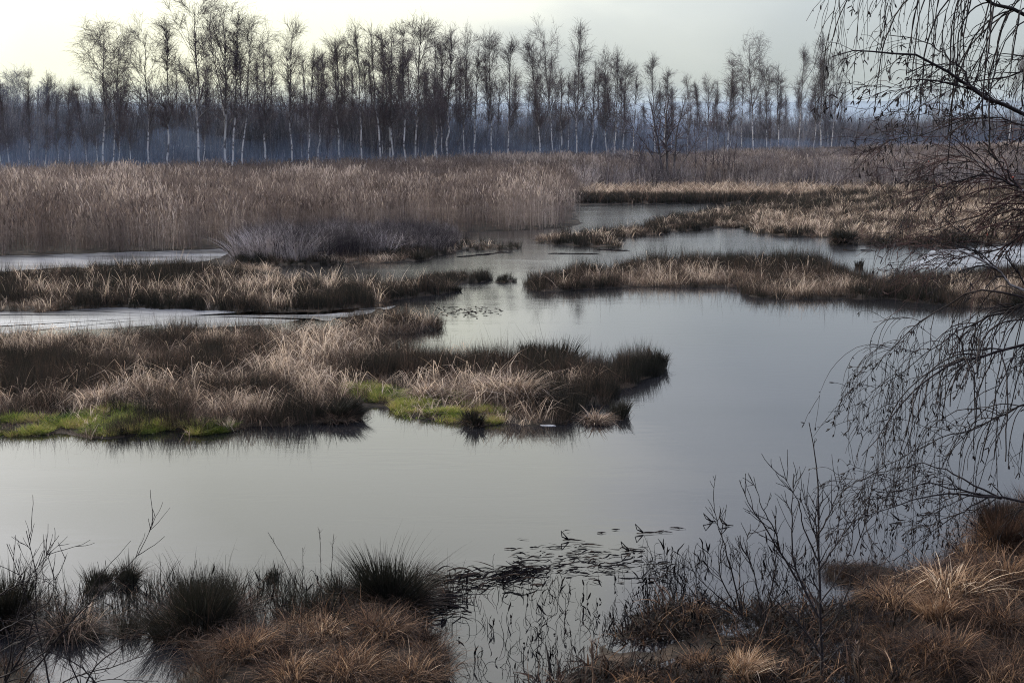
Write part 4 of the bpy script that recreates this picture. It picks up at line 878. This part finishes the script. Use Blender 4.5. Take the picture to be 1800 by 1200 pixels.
for x, y, w, tl, lb, fk in [
  (897, 965, 22, 0.1, 'leftmost small curled dead leaf on open water above the raft', False), (940, 963, 18, 0.2, 'small notched dead leaf second in the floating line', False),
  (985, 963, 52, 0.08, 'long straight dark leaf floating level left of the forked one', False), (1010, 950, 42, -0.1, 'forked dead leaf with open loop pointing left', True),
  (1043, 957, 42, -0.25, 'broad dark leaf right of the loop-ended one', False), (1058, 937, 18, 0.1, 'short stubby dead leaf above the floating line', False),
  (1083, 931, 16, -0.1, 'small flat dead leaf between stubby one and the big looped one', False), (1142, 938, 46, 0.1, 'big looped dead leaf sticking up on the open water', True),
  (1168, 936, 34, 0.05, 'flat leaf trailing right from the big looped one', False), (1192, 928, 30, -0.2, 'outermost dead leaf, bent, at the right end of floating line', False),
  (1115, 970, 34, 0.4, 'crumpled star shaped dead leaf standing out of the water', True), (1055, 972, 44, 0.05, 'dark double leaf floating below the broad leaf', False),
  (1640, 903, 30, 0.05, 'upper flat dead leaf under the drooping birch twigs', False), (1625, 908, 24, 0.2, 'small dead leaf touching the upper flat one under birch twigs', False),
  (1625, 925, 34, 0.0, 'lower dead leaf under the drooping birch twigs', False), (1585, 916, 16, 0.3, 'tiny curled dead leaf left of the flat ones under birch twigs', True),
  (1705, 897, 24, -0.2, 'dead leaf floating against the right shore sedge', False), (1283, 925, 18, 0.3, 'small dead leaf near the bent stalk by the shrub', True), (1255, 918, 18, 0.1, 'curled dead leaf hooked beside the left shrub stem', True)]:
    leaf_thing(x, y, w, tl, lb, fk)
def raft(obj, label, line, n, spread, lenpx=(14, 60), wmul=1.0):
    g = Geo(); a = np.array(line, float); s = np.linspace(0, 1, len(a))
    for k in range(n):
        f = rng.random(); x = np.interp(f, s, a[:, 0])+rng.normal(0, 8); y = np.interp(f, s, a[:, 1])+rng.normal(0, spread)
        m = PG(np.array(x), np.array(y))[1]/FPX
        leaf_ribbon(g, x, y, rng.uniform(*lenpx)*m, rng.choice([0, math.pi])+rng.normal(0.15, 0.45), rng.uniform(0.02, 0.06)*wmul, rng.uniform(0.2, 0.8), max(0, rng.normal(0.06, 0.07)), 6, rng.uniform(0.01, 0.05))
    return tag(link(obj, build(g, obj, M_DEAD)), label, kind='stuff')
raft('leaf_raft', 'dark raft of dead reed leaves beside the spiky rush tussock', [(745, 1022), (800, 1024), (850, 1022), (900, 1008), (945, 1008)], 150, 9.5)
raft('leaf_litter', 'loose dead leaves floating in a line off the raft', [(900, 1000), (980, 985), (1040, 992), (1110, 985), (1180, 1010)], 200, 16, (8, 34), 0.8)
raft('leaf_heap', 'dark wet leaf heap at the foot of the spiky rush tussock', [(730, 1060), (770, 1056), (800, 1066)], 140, 12)
def stems(obj, label, region, n, hrange, curl, wr=(0.005, 0.012), dens=None):
    g = Geo(); K = 7; x = rng.uniform(region[0], region[2], n); y = rng.uniform(region[1], region[3], n)
    if dens is not None: k = rng.random(n) < dens(x, y); x, y = x[k], y[k]
    n = len(x); b = PG(x, y); d = rng.normal(0, 0.25, (n, 3)); d[:, 2] = 1; h = rng.uniform(*hrange, n); out = [b-np.array([0, 0, 0.03])]; cu = rng.normal(0, curl, (n, 1, 3))[:, 0]
    for k in range(K-1):
        d /= np.linalg.norm(d, axis=1, keepdims=True); out.append(out[-1]+d*(h/(K-1))[:, None]); d = d+cu*(k/K)+rng.normal(0, 0.16, (n, 3))
    P = np.stack(out, 1); P[..., 2] = np.maximum(P[..., 2], 0.005)+0; P[:, 0, 2] = -0.03
    R = rng.uniform(*wr, n)[:, None]*np.linspace(1, 0.5, K)[None]
    g.tubes(P, R*0.6, 3)
    k = rng.random(n) < 0.35; m = k.sum(); P0 = P[k][:, 3:7]; sa = rng.random(m)*6.28      # curled leaf remains
    g.ribbons(P0, np.broadcast_to(np.array([0.012, 0.032, 0.026, 0.008])[None], (m, 4)), np.stack([np.cos(sa), np.sin(sa), np.zeros(m)], -1))
    return tag(link(obj, build(g, obj, M_DEAD)), label, kind='stuff')
stems('dead_stems', 'thin dead stems poking out of the shallow water in front', (770, 1000, 1260, 1200), 1350, (0.10, 0.36), 0.55, dens=lambda x, y: np.clip(fbm(x*0.02, y*0.03, 6)*2-0.5, 0.05, 1)*np.clip((y-985-np.clip((900-x)*0.2, 0, 40))/60, 0, 1)*np.where(x > 1050, 1, np.where(x+0.4*y > 1180, 1, 0.4)))
stems('dead_stalks', 'taller dark dead stalks around the bare shrubs in the water', (1130, 970, 1460, 1075), 700, (0.2, 0.5), 0.55, dens=lambda x, y: np.clip(fbm(x*0.025, y*0.03, 16)*2-0.6, 0.02, 1))
stems('dead_shoots', 'sparse dead shoots in the water under the drooping birch', (1540, 920, 1720, 1000), 150, (0.12, 0.3), 0.5)
stems('water_stems', 'fine dead stems in the water among the left rush tussocks', (200, 1030, 760, 1110), 330, (0.15, 0.5), 0.3)
# tangled dark leaf mat
P, s = fill('mat', 46, -0.35); n = len(P)
mp_ = [tuft(22, 0.22, 0.34, 0.6, 0.022, 0.6, 0.9, 6, kink=0.5, shade=(0, 0.8)), tuft(18, 0.25, 0.24, 0.6, 0.03, 1.0, 1.2, 6, kink=0.3), tuft(10, 0.2, 0.42, 0.6, 0.012, 0.5, 0.6, 5, kink=0.2)]
f1 = fbm(P[:, 0]*1.2, P[:, 1]*1.2, 52); k = f1 > 0.43; P, f1 = P[k], f1[k]; n = len(P); yy = pix(P)[1]
scatter('leaf_mat', 'tangled mat of dark wet leaves and brown grass around the bare sapling', mp_, [M_RUSSET], P, rng.integers(0, 3, n), rng.uniform(0.6, 1.2, n), np.clip(0.0+np.clip((yy-1090)/110, 0, 1)*0.14*rng.random(n)+(rng.random(n) < 0.14)*0.36, 0, 0.8), 0.25)
def floor_cover(obj, label, pn, dens, base, w=0.010, sc=(0.35, 0.95)):
    P, s = fill(pn, dens*1.3, -0.1); k = fbm(P[:, 0]*1.3, P[:, 1]*1.3, 66) > 0.38; P = P[k]; base = base-0.12; n = len(P); f = fbm(P[:, 0]*1.4, P[:, 1]*1.4, 88)
    scatter(obj, label, [tuft(50, 0.2, 0.5, 0.6, w, 0.5, 0.8, 5, kink=0.1), tuft(40, 0.2, 0.4, 0.6, w, 0.8, 1.0, 5, kink=0.2, wind=(0.5, -0.3)), tuft(24, 0.3, 0.42, 0.6, w, 0.7, 0.9, 6, kink=0.5, wind=(-0.5, -0.4))], [M_RUSSET], P, rng.integers(0, 3, n), rng.uniform(*sc, n), np.clip(base+(f-0.5)*0.7+rng.normal(0, 0.13, n), 0.03, 0.9))
q = PG(rng.uniform(-40, 800, 1500), rng.uniform(1015, 1125, 1500)); hx, hy = pix(q)
k = rng.random(1500) < np.clip(fbm(q[:, 0]*0.9, q[:, 1]*0.9, 72)*3-1.15, 0.03, 1)*np.clip((hy-1010)/50, 0.1, 1); q = q[k]; n = len(q)
scatter('water_rushes', 'loose dark rushes growing in the water between the rush tussocks', [tuft(14, 0.13, 0.62, 0.65, 0.008, 0.14, 0.14, 5, kink=0.1, shade=(0, 0.6)), tuft(10, 0.18, 0.5, 0.6, 0.009, 0.4, 0.6, 6, kink=0.4), tuft(6, 0.2, 0.75, 0.6, 0.007, 0.2, 0.3, 6, kink=0.25, wind=(0.25, 0))], [M_GRASS], q, rng.integers(0, 3, n), rng.uniform(0.5, 1.15, n), np.clip(rng.normal(0.10, 0.10, n), 0.02, 0.6), 0.15)
for pn_, lb_ in (('front_mound', 'dark sedge growing through the grass of the bottom mound'), ('right_mound', 'dark sedge and stalks growing through the grass of the right shore')):
    P, s_ = fill(pn_, 9, -0.2); P = P[fbm(P[:, 0]*1.1, P[:, 1]*1.1, 123) > 0.42]; n = len(P)
    scatter('dark_sedge', lb_, [tuft(22, 0.16, 0.62, 0.65, 0.009, 0.2, 0.25, 5, kink=0.25), tuft(16, 0.2, 0.5, 0.6, 0.010, 0.5, 0.6, 6, kink=0.5, wind=(0.3, -0.2)), tuft(5, 0.2, 0.85, 0.5, 0.007, 0.15, 0.15, 5, kink=0.3)], [M_RUSSET], P, rng.integers(0, 3, n), rng.uniform(0.6, 1.15, n), np.clip(rng.normal(0.14, 0.12, n), 0.02, 0.7), 0.2)
floor_cover('mound_grass', 'brown grass covering the bottom mound between its tussocks', 'front_mound', 26, 0.38)
floor_cover('shore_grass', 'brown grass covering the right hand shore', 'right_mound', 22, 0.38)
floor_cover('corner_grass', 'dark brown grass in the bottom left corner', 'front_left', 26, 0.28)
floor_cover('islet_grass', 'short dark grass on the islet right of the sapling', 'dark_islet', 40, 0.16, sc=(0.35, 0.6))
q = np.column_stack([rng.uniform(-14, 14, 2600), rng.uniform(1, 14.6, 2600)]); q = np.column_stack([q, ground_z(q[:, 0], q[:, 1])])
scatter('bank_grass', 'rough brown grass on the viewing bank', [tuft(40, 0.25, 0.4, 0.6, 0.01, 0.5, 0.8, 4)], [M_GRASS], q, np.zeros(len(q), int), rng.uniform(0.5, 1.0, len(q)), rng.uniform(0.2, 0.6, len(q)))
# flecks of weed and thin ice on open water
g = Geo(); x, y = rng.normal(815, 32, 130), rng.normal(548, 4.5, 130)
for a_, b_ in zip(x, y): leaf_ribbon(g, a_, b_, rng.uniform(0.08, 0.3), rng.random()*6.28, 0.06, 0.5, 0.02, 4)
tag(link('floating_weed', build(g, 'floating_weed', M_DEAD)), 'dark weed flecks afloat beyond the near island', kind='stuff')
g = Geo(); 
for (x0, y0, x1, y1, n) in ((962, 446, 1030, 447, 40), (1045, 439, 1085, 441, 30), (800, 452, 880, 444, 30), (1480, 440, 1490, 441, 8), (1508, 440, 1516, 440, 8)):
    for k in range(n):
        f = rng.random(); leaf_ribbon(g, x0+(x1-x0)*f, y0+(y1-y0)*f+rng.normal(0, 0.3), rng.uniform(0.3, 1.0), rng.normal(0, 0.2), 0.12, 0.5, 0.01, 4)
tag(link('drift_line', build(g, 'drift_line', M_DEAD)), 'dark drifting plant lines on the far channel', kind='stuff')
def ice(x, y, w, h, label):
    c = PG(np.array(x), np.array(y)); m = c[1]/FPX; n = 22; a = np.arange(n)*2*math.pi/n; r = 1+0.25*(fbm(np.cos(a)*2+5, np.sin(a)*2+5, 2)-0.5)*2
    rim = np.column_stack([np.cos(a)*w*m/2*r, np.sin(a)*h*m*3.2*r, np.full(n, 0.012)]); V = np.concatenate([rim, rim*[1, 1, 0]-[0, 0, 0.01], [[0, 0, 0.014]]])
    q = [(j, (j+1) % n, n+(j+1) % n, n+j) for j in range(n)]; tr = [(j, (j+1) % n, 2*n) for j in range(n)]
    tag(link('ice_floe', build(Geo().add(V, q, tr), 'ice_floe', M_ICE), None, (c[0], c[1], 0)), label, 'ice')
ice(963, 748, 28, 1.8, 'small white floe of thin ice beside the near island front')

# ------------------------------------------------------------------ bare shrubs in front
def shrub(name, label, cat, depth, lines, twig1, twig2, rmin, bark, leaf=None, catk=False, K=14, group=None):
    root = lines[0][0][0]; rp = PD(np.array(root[0]), np.array(root[1]), depth)
    e = bpy.data.objects.new(name, None); COL.objects.link(e); e.location = rp; tag(e, label, cat, group)
    P, R = [], []
    for i_, (ln, r) in enumerate(lines):
        a = np.array(ln, float); dd = depth+np.linspace(0, 1, len(a))*rng.normal(0, 0.35)+rng.normal(0, 0.05)
        w = PD(a[:, 0], a[:, 1], dd); tt = np.r_[0, np.cumsum(np.linalg.norm(np.diff(w, axis=0), axis=1))]; tk = np.linspace(0, tt[-1], K)
        c = np.column_stack([np.interp(tk, tt, w[:, j]) for j in range(3)])
        for _ in range(2): c[1:-1] = 0.5*c[1:-1]+0.25*(c[:-2]+c[2:])
        c[1:-1] += rng.normal(0, 0.006, (K-2, 3)); P.append(c-rp); R.append(np.maximum(r*1.2*np.linspace(1, 0.22, K), 0.0035))
    P, R = np.array(P), np.array(R)
    for k in range(len(P)): link('stem' if k else 'trunk', build(Geo().tubes(P[k:k+1], R[k:k+1], 7, 0.5), 'shrub_stem', bark, True), e)
    g = Geo(); P1, R1 = grow(P, R, twig1[0], twig1[2], 1, twig1[1], (0.35, 0.8), 6, twig1[3], 0.10, 0.6, rmin, 0.55); g.tubes(P1, R1, 4)
    if twig2[0]:
        P2, R2 = grow(P1, R1, twig2[0], 0.2, 1, twig2[1], (0.35, 0.8), 5, twig2[2], 0.12, 0.7, rmin*0.85, 0.6); g.tubes(P2, R2, 4)
        ends = P2
    else: ends = P1
    o = link('twigs', build(g, 'shrub_twigs', bark, True), e); o['kind'] = 'stuff'
    return e, P, ends
shrub('bare_sapling', 'bare upright sapling with one long leader in the wet leaf mat', 'sapling', 17.0, [
  ([(1446, 1235), (1443, 1100), (1440, 1000), (1436, 900), (1441, 840), (1431, 790), (1422, 742)], 0.021),
  ([(1440, 1085), (1415, 1042), (1393, 990), (1391, 900), (1395, 832)], 0.014), ([(1402, 1020), (1372, 972), (1345, 925), (1315, 885), (1307, 858)], 0.013),
  ([(1372, 972), (1362, 930), (1335, 885), (1325, 838)], 0.009), ([(1438, 985), (1412, 930), (1405, 880), (1376, 836)], 0.010), ([(1437, 955), (1420, 900), (1412, 850)], 0.009),
  ([(1438, 940), (1462, 895), (1478, 848)], 0.009), ([(1440, 1000), (1470, 955), (1490, 930), (1510, 902)], 0.010), ([(1441, 1060), (1478, 1010), (1500, 950), (1503, 870)], 0.009),
  ([(1500, 975), (1518, 930), (1530, 866)], 0.007), ([(1442, 1120), (1480, 1070), (1500, 1010), (1530, 990)], 0.009), ([(1443, 1150), (1400, 1090), (1350, 1040), (1330, 990)], 0.011),
  ([(1439, 970), (1432, 900), (1440, 860)], 0.008), ([(1444, 1180), (1480, 1130), (1530, 1080)], 0.008)], (130, (0.12, 0.5), 0.25, 0.12), (110, (0.06, 0.22), 0.1), 0.0056, M_DARKBARK)
shrub('bare_shrub', 'low bare shrub with several thin stems left of the upright sapling', 'shrub', 19.0, [
  ([(1305, 1085), (1290, 1020), (1275, 960), (1260, 920), (1255, 884)], 0.012), ([(1302, 1080), (1262, 1010), (1272, 940), (1266, 895)], 0.010), ([(1304, 1085), (1300, 1000), (1302, 940)], 0.010),
  ([(1338, 1080), (1325, 1000), (1305, 960), (1320, 930)], 0.010), ([(1300, 1080), (1255, 1040), (1220, 1010), (1215, 990)], 0.009), ([(1345, 1085), (1362, 1010), (1368, 950), (1360, 900)], 0.010),
  ([(1282, 1080), (1240, 1050), (1205, 1040)], 0.007), ([(1340, 1080), (1375, 1040), (1395, 980)], 0.009)], (90, (0.1, 0.45), 0.15, 0.10), (50, (0.06, 0.2), 0.1), 0.0056, M_DARKBARK)
shrub('willow_shrub', 'tangled bare willow shrub arching up from the bottom left corner', 'shrub', 13.5, [
  ([(-20, 1250), (60, 1110), (66, 1010), (46, 932)], 0.012), ([(0, 1240), (35, 1060), (58, 1000), (82, 975)], 0.010), ([(100, 1260), (62, 1090), (30, 1000), (12, 955)], 0.010),
  ([(20, 1230), (130, 1085), (215, 1005), (252, 968), (263, 945), (268, 922)], 0.010), ([(120, 1260), (172, 1160), (260, 1105), (285, 1060)], 0.009), ([(40, 1250), (120, 1190), (220, 1165), (300, 1135)], 0.009),
  ([(-30, 1060), (50, 1020), (78, 1000), (82, 970)], 0.007), ([(-20, 1200), (80, 1150), (150, 1060), (180, 1000)], 0.008), ([(160, 1260), (120, 1150), (105, 1060), (92, 1000)], 0.008),
  ([(-40, 1180), (20, 1130), (110, 1100), (200, 1060)], 0.008), ([(200, 1260), (160, 1180), (60, 1130), (-20, 1110)], 0.008), ([(60, 1260), (160, 1200), (200, 1190), (260, 1200)], 0.008), ([(-20, 1120), (90, 1060), (98, 1005), (85, 980)], 0.008)],
  (120, (0.12, 0.5), 0.15, 0.10), (90, (0.06, 0.22), 0.06), 0.0042, M_DARKBARK)
def stalk(x0, y0, x1, y1, bow, r, label, head=None):
    a, b = PG(np.array(x0), np.array(y0)), None; d = a[1]; b = PD(np.array(x1), np.array(y1), d-0.1); K = 12; t = np.linspace(0, 1, K)[:, None]
    P = a*(1-t)+b*t+np.array([bow, 0, 0])*np.sin(t*math.pi); P[1:-1] += rng.normal(0, 0.004, (K-2, 3)); P[0, 2] = -0.05; c = P[0].copy()
    e = bpy.data.objects.new('dry_stalk', None); COL.objects.link(e); e.location = c; tag(e, label, 'stalk', 'tall dry stalks in the foreground')
    link('stem', build(Geo().tubes((P-c)[None], (r*np.linspace(1, 0.6, K))[None], 5), 'stalk_stem', M_DARKBARK if head is None else M_GRASS1), e)
    g = Geo(); P1, R1 = grow((P-c)[None], (r*np.linspace(1, .6, K))[None], 9 if head is None else 60, 0.55 if head is None else 0.72, 1, (0.03, 0.12), (0.3, 0.8), 4, 0.1, 0.1, 0.7, r*0.5); g.tubes(P1, R1, 3, rng.uniform(0.6, 0.85, len(P1)))
    link('seed_head', build(g, 'seed_head', M_DARKBARK if head is None else M_GRASS1), e)
stalk(528, 1060, 471, 935, 0.06, 0.005, 'single dark stalk arching up to the left above the slender rush clump')
stalk(562, 1060, 561, 930, 0.02, 0.006, 'tall straight knobbly stalk, left of two above the rush clump')
stalk(583, 1060, 587, 938, -0.02, 0.006, 'tall branching stalk, right of two above the rush clump')
stalk(528, 1060, 532, 962, 0.02, 0.005, 'short forked stalk between arching stalk and the tall knobbly one')
stalk(1044, 1240, 1040, 1130, 0.0, 0.014, 'straw coloured plume at the bottom edge left of the pale blond clump', 1)
stalk(1508, 1240, 1506, 1130, 0.02, 0.014, 'straw coloured plume at the bottom edge right of the sapling foot', 1)

# ------------------------------------------------------------------ the overhanging birch on the right
DB = 6.6
TRUNK = PD(np.array(2130), np.array(400), DB); TRUNK[2] = ground_z(np.array([TRUNK[0]]), np.array([TRUNK[1]]))[0]
eb = bpy.data.objects.new('birch_tree', None); COL.objects.link(eb); eb.location = TRUNK
tag(eb, 'near birch at the right edge with drooping dark twigs and catkins', 'birch tree')
tz = np.linspace(0, 1, 16); tp = np.column_stack([0.12*np.sin(tz*3), 0.08*np.sin(tz*5), tz*9.5-0.1])
TP, TR = tp[None], (0.13*(1-tz)**0.8+0.012)[None]
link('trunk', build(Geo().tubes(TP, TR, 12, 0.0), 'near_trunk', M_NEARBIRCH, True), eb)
BR = [  # waypoints of each limb, thickness at the trunk side, depth offsets from trunk to tip
 ([(1880, 55), (1800, 25), (1745, 8), (1690, -25), (1600, -55), (1540, -70), (1500, -60), (1470, -30)], 0.014, (0, -0.3)),
 ([(1900, 5), (1820, -30), (1720, -75), (1600, -95), (1530, -90)], 0.012, (0, 0.5)),
 ([(1900, 275), (1800, 205), (1745, 180), (1700, 150), (1660, 120), (1620, 98), (1580, 92), (1540, 92), (1500, 88), (1462, 100)], 0.016, (0, -0.5)),
 ([(1745, 183), (1712, 152), (1670, 105), (1640, 80), (1600, 66), (1562, 62)], 0.007, (-0.1, 0.2)),
 ([(1900, 150), (1830, 110), (1780, 93), (1745, 95), (1722, 118), (1712, 150)], 0.006, (0, 0.2)),
 ([(1880, 132), (1800, 132), (1748, 134), (1705, 150), (1660, 138), (1610, 146), (1572, 168)], 0.007, (0, 0.4)),
 ([(1800, 200), (1735, 170), (1680, 145), (1630, 140), (1590, 165), (1555, 195)], 0.006, (0, -0.4)),
 ([(1900, 250), (1800, 215), (1720, 205), (1660, 225), (1620, 240), (1580, 240), (1540, 262)], 0.006, (0, 0.3)),
 ([(1900, 380), (1800, 335), (1765, 318), (1730, 285), (1690, 265), (1650, 268), (1620, 285), (1590, 300)], 0.011, (0.2, 0.6)),
 ([(1790, 332), (1760, 290), (1748, 250), (1752, 215)], 0.006, (0.2, 0.3)),
 ([(1790, 328), (1730, 305), (1670, 320), (1620, 345), (1590, 375)], 0.006, (0.2, -0.1)),
 ([(1900, 580), (1800, 520), (1770, 490), (1735, 462), (1700, 448), (1670, 430), (1640, 440), (1600, 470)], 0.013, (0, -0.4)),
 ([(1900, 380), (1800, 408), (1765, 435), (1735, 448), (1690, 452), (1640, 450), (1605, 475)], 0.009, (0.1, 0.3)),
 ([(1900, 560), (1800, 520), (1740, 505), (1700, 512), (1650, 545), (1600, 580), (1560, 610), (1540, 650)], 0.009, (0, 0.5)),
 ([(1900, 580), (1800, 606), (1730, 622), (1690, 635), (1650, 648), (1615, 680), (1570, 725), (1540, 760), (1515, 800)], 0.012, (0.1, -0.5)),
 ([(1900, 500), (1800, 540), (1720, 560), (1660, 600), (1610, 630), (1570, 665), (1530, 690)], 0.008, (0.2, 0.4)),
 ([(1850, 690), (1780, 720), (1700, 760), (1640, 775), (1590, 800), (1540, 830)], 0.007, (0, 0.3)),
 ([(1900, 890), (1800, 882), (1740, 874), (1690, 868), (1640, 870), (1590, 880), (1550, 893), (1515, 906), (1485, 922)], 0.010, (0, -0.6)),
 ([(1760, 876), (1700, 845), (1650, 818), (1600, 815), (1560, 825), (1510, 845)], 0.006, (-0.1, 0.2)),
 ([(1760, 876), (1690, 862), (1630, 845), (1570, 868), (1530, 858)], 0.006, (-0.1, -0.4)),
 ([(1740, 872), (1690, 900), (1640, 930), (1600, 965), (1570, 985)], 0.005, (0, -0.1)),
 ([(1900, 300), (1800, 345), (1720, 380), (1660, 395), (1610, 420), (1580, 440)], 0.007, (0.3, 0.6)),
]
K = 16; BP, BRR = [], []
for ln, r, (d0, d1) in BR:
    a = np.array(ln, float); w = PD(a[:, 0], a[:, 1], DB+np.linspace(d0, d1, len(a))); tt = np.r_[0, np.cumsum(np.linalg.norm(np.diff(w, axis=0), axis=1))]; tk = np.linspace(0, tt[-1], K)
    c = np.column_stack([np.interp(tk, tt, w[:, j]) for j in range(3)])
    if a[0, 0] >= 1850:                   # carry the limb back to the trunk
        c = np.concatenate([np.array([TRUNK+np.array([0, 0, c[0, 2]-TRUNK[2]-0.35])]), c[0:1]*0.5+(TRUNK+np.array([0, 0, c[0, 2]-TRUNK[2]-0.1]))*0.5, c]); tk2 = np.linspace(0, len(c)-1, K); c = np.column_stack([np.interp(tk2, np.arange(len(c)), c[:, j]) for j in range(3)])
    for _ in range(1): c[1:-1] = 0.5*c[1:-1]+0.25*(c[:-2]+c[2:])
    c[1:-1] += rng.normal(0, 0.006, (K-2, 3)); BP.append(c-TRUNK); BRR.append(np.maximum(r*0.85*np.linspace(1, 0.14, K), 0.0020))
BP, BRR = np.array(BP), np.array(BRR)
for k in range(len(BP)): link('branch', build(Geo().tubes(BP[k:k+1], BRR[k:k+1], 8, 0.9), 'branch', M_GREYBARK if k in (8, 11) else M_DARKBARK, True), eb)
gw, gk = Geo(), Geo()
RM = 0.00135
def hang(P, R, n, t0, ln, ang, up, K=9, wig=0.13, bias=None):
    Pn, Rn = grow(P, R, n, t0, 1.0, ln, ang, K, up, wig, 0.6, RM, 0.7, bias); Rn = np.minimum(Rn, 0.0036); gw.tubes(Pn, Rn, 4); return Pn, Rn
allE = []
back = np.array([-0.12, 0, 0.0])
P1, R1 = hang(BP[2:], BRR[2:], 140, 0.15, (0.10, 0.30), (0.3, 0.9), -0.12, 9, 0.14, back); allE.append(P1)
P2, R2 = hang(P1, R1, 460, 0.15, (0.07, 0.22), (0.3, 0.9), -0.16, 8, 0.18, back*0.4); allE.append(P2)
P3, R3 = hang(np.concatenate([P1, P2[:, :]]) if P1.shape[1] == P2.shape[1] else P2, R2, 420, 0.2, (0.05, 0.18), (0.4, 1.0), -0.10, 6, 0.2); allE.append(P3)
# top curtain
P4, R4 = hang(BP[:2], BRR[:2], 62, 0.05, (0.35, 0.85), (0.5, 1.3), -0.55, 14, 0.10); allE.append(P4)
P5, R5 = hang(P4, R4, 240, 0.1, (0.1, 0.34), (0.25, 0.7), -0.30, 9, 0.14); allE.append(P5)
# lower curtain hangs from the middle limbs
low = [13, 14, 15, 16]
P6, R6 = hang(BP[low], BRR[low], 115, 0.2, (0.3, 0.7), (0.4, 1.2), -0.5, 12, 0.12); allE.append(P6)
P7, R7 = hang(P6, R6, 330, 0.1, (0.08, 0.28), (0.3, 0.8), -0.22, 8, 0.16); allE.append(P7)
# fine reddish twigs in the middle
mid = [7, 8, 10, 12, 21]
gb, gw = gw, Geo(); P8, R8 = hang(BP[mid], BRR[mid], 170, 0.2, (0.15, 0.45), (0.4, 1.0), -0.10, 9, 0.16, back*0.5)
P9, R9 = hang(P8, R8, 380, 0.1, (0.06, 0.22), (0.4, 1.0), -0.06, 6, 0.22)
o = link('twigs', build(gb, 'near_twigs', M_DARKBARK, True), eb); o['kind'] = 'stuff'
o = link('twigs', build(gw, 'fine_twigs', M_REDTWIG, True), eb); o['kind'] = 'stuff'; o['label'] = 'fine reddish brown twigs'
for E in allE:                              # catkins: pairs of short dark fingers at twig ends and along them
    n = len(E); k = rng.random(n) < 0.5
    for rep in range(2):
        e0, e1 = E[k, -1], E[k, -2]; m = len(e0); d = (e0-e1); d /= np.linalg.norm(d, axis=1, keepdims=True)+1e-9
        d = d+rng.normal(0, 0.55, (m, 3)); d[:, 2] -= 0.5; d /= np.linalg.norm(d, axis=1, keepdims=True); ll = rng.uniform(0.018, 0.034, m)[:, None]
        t = np.linspace(0, 1, 4); P = e0[:, None]+d[:, None]*(ll*t[None])[..., None]
        gk.tubes(P, np.broadcast_to(np.array([0.0016, 0.0030, 0.0030, 0.0012])[None], (m, 4)), 4)
    f = rng.random(n) < 0.8; a = rng.integers(1, E.shape[1]-1, f.sum()); e0 = E[f, a]; m = len(e0); d = rng.normal(0, 1, (m, 3)); d[:, 2] -= 0.3; d /= np.linalg.norm(d, axis=1, keepdims=True)
    t = np.linspace(0, 1, 3); P = e0[:, None]+d[:, None]*(rng.uniform(0.008, 0.016, m)[:, None]*t[None])[..., None]
    gk.tubes(P, np.broadcast_to(np.array([0.0016, 0.0024, 0.001])[None], (m, 3)), 4)
o = link('catkins', build(gk, 'catkins', M_DARKBARK, True), eb); o['kind'] = 'stuff'
def leaf(x, y, sz, mat):
    c = PD(np.array(x), np.array(y), DB+0.2)-TRUNK; a = rng.normal(size=3); a /= np.linalg.norm(a); b = np.cross(a, [0.3, 0.5, 0.8]); b /= np.linalg.norm(b); nrm_ = np.cross(a, b)
    pr = [(-1, 0, 0), (-.4, .55, .15), (.2, .5, .1), (1, 0, -.1), (.2, -.5, .15), (-.4, -.55, .1), (0, 0, 0)]
    V = np.array([c+sz*(p_[0]*a+p_[1]*b+p_[2]*nrm_) for p_ in pr]); V = np.concatenate([V, V+nrm_*0.0012])
    tr = [(6, j, (j+1) % 6) for j in range(6)]+[(13, 7+(j+1) % 6, 7+j) for j in range(6)]; qd = [(j, (j+1) % 6, 7+(j+1) % 6, 7+j) for j in range(6)]
    link('leaf', build(Geo().add(V, qd, tr), 'leaf', mat), eb)
leaf(1781, 311, 0.011, M_REDLEAF); leaf(1632, 613, 0.010, M_DARKBARK); leaf(1592, 616, 0.009, M_DARKBARK); leaf(1596, 658, 0.010, M_DARKBARK); leaf(1633, 284, 0.007, M_REDLEAF); leaf(1736, 412, 0.008, M_REDLEAF)
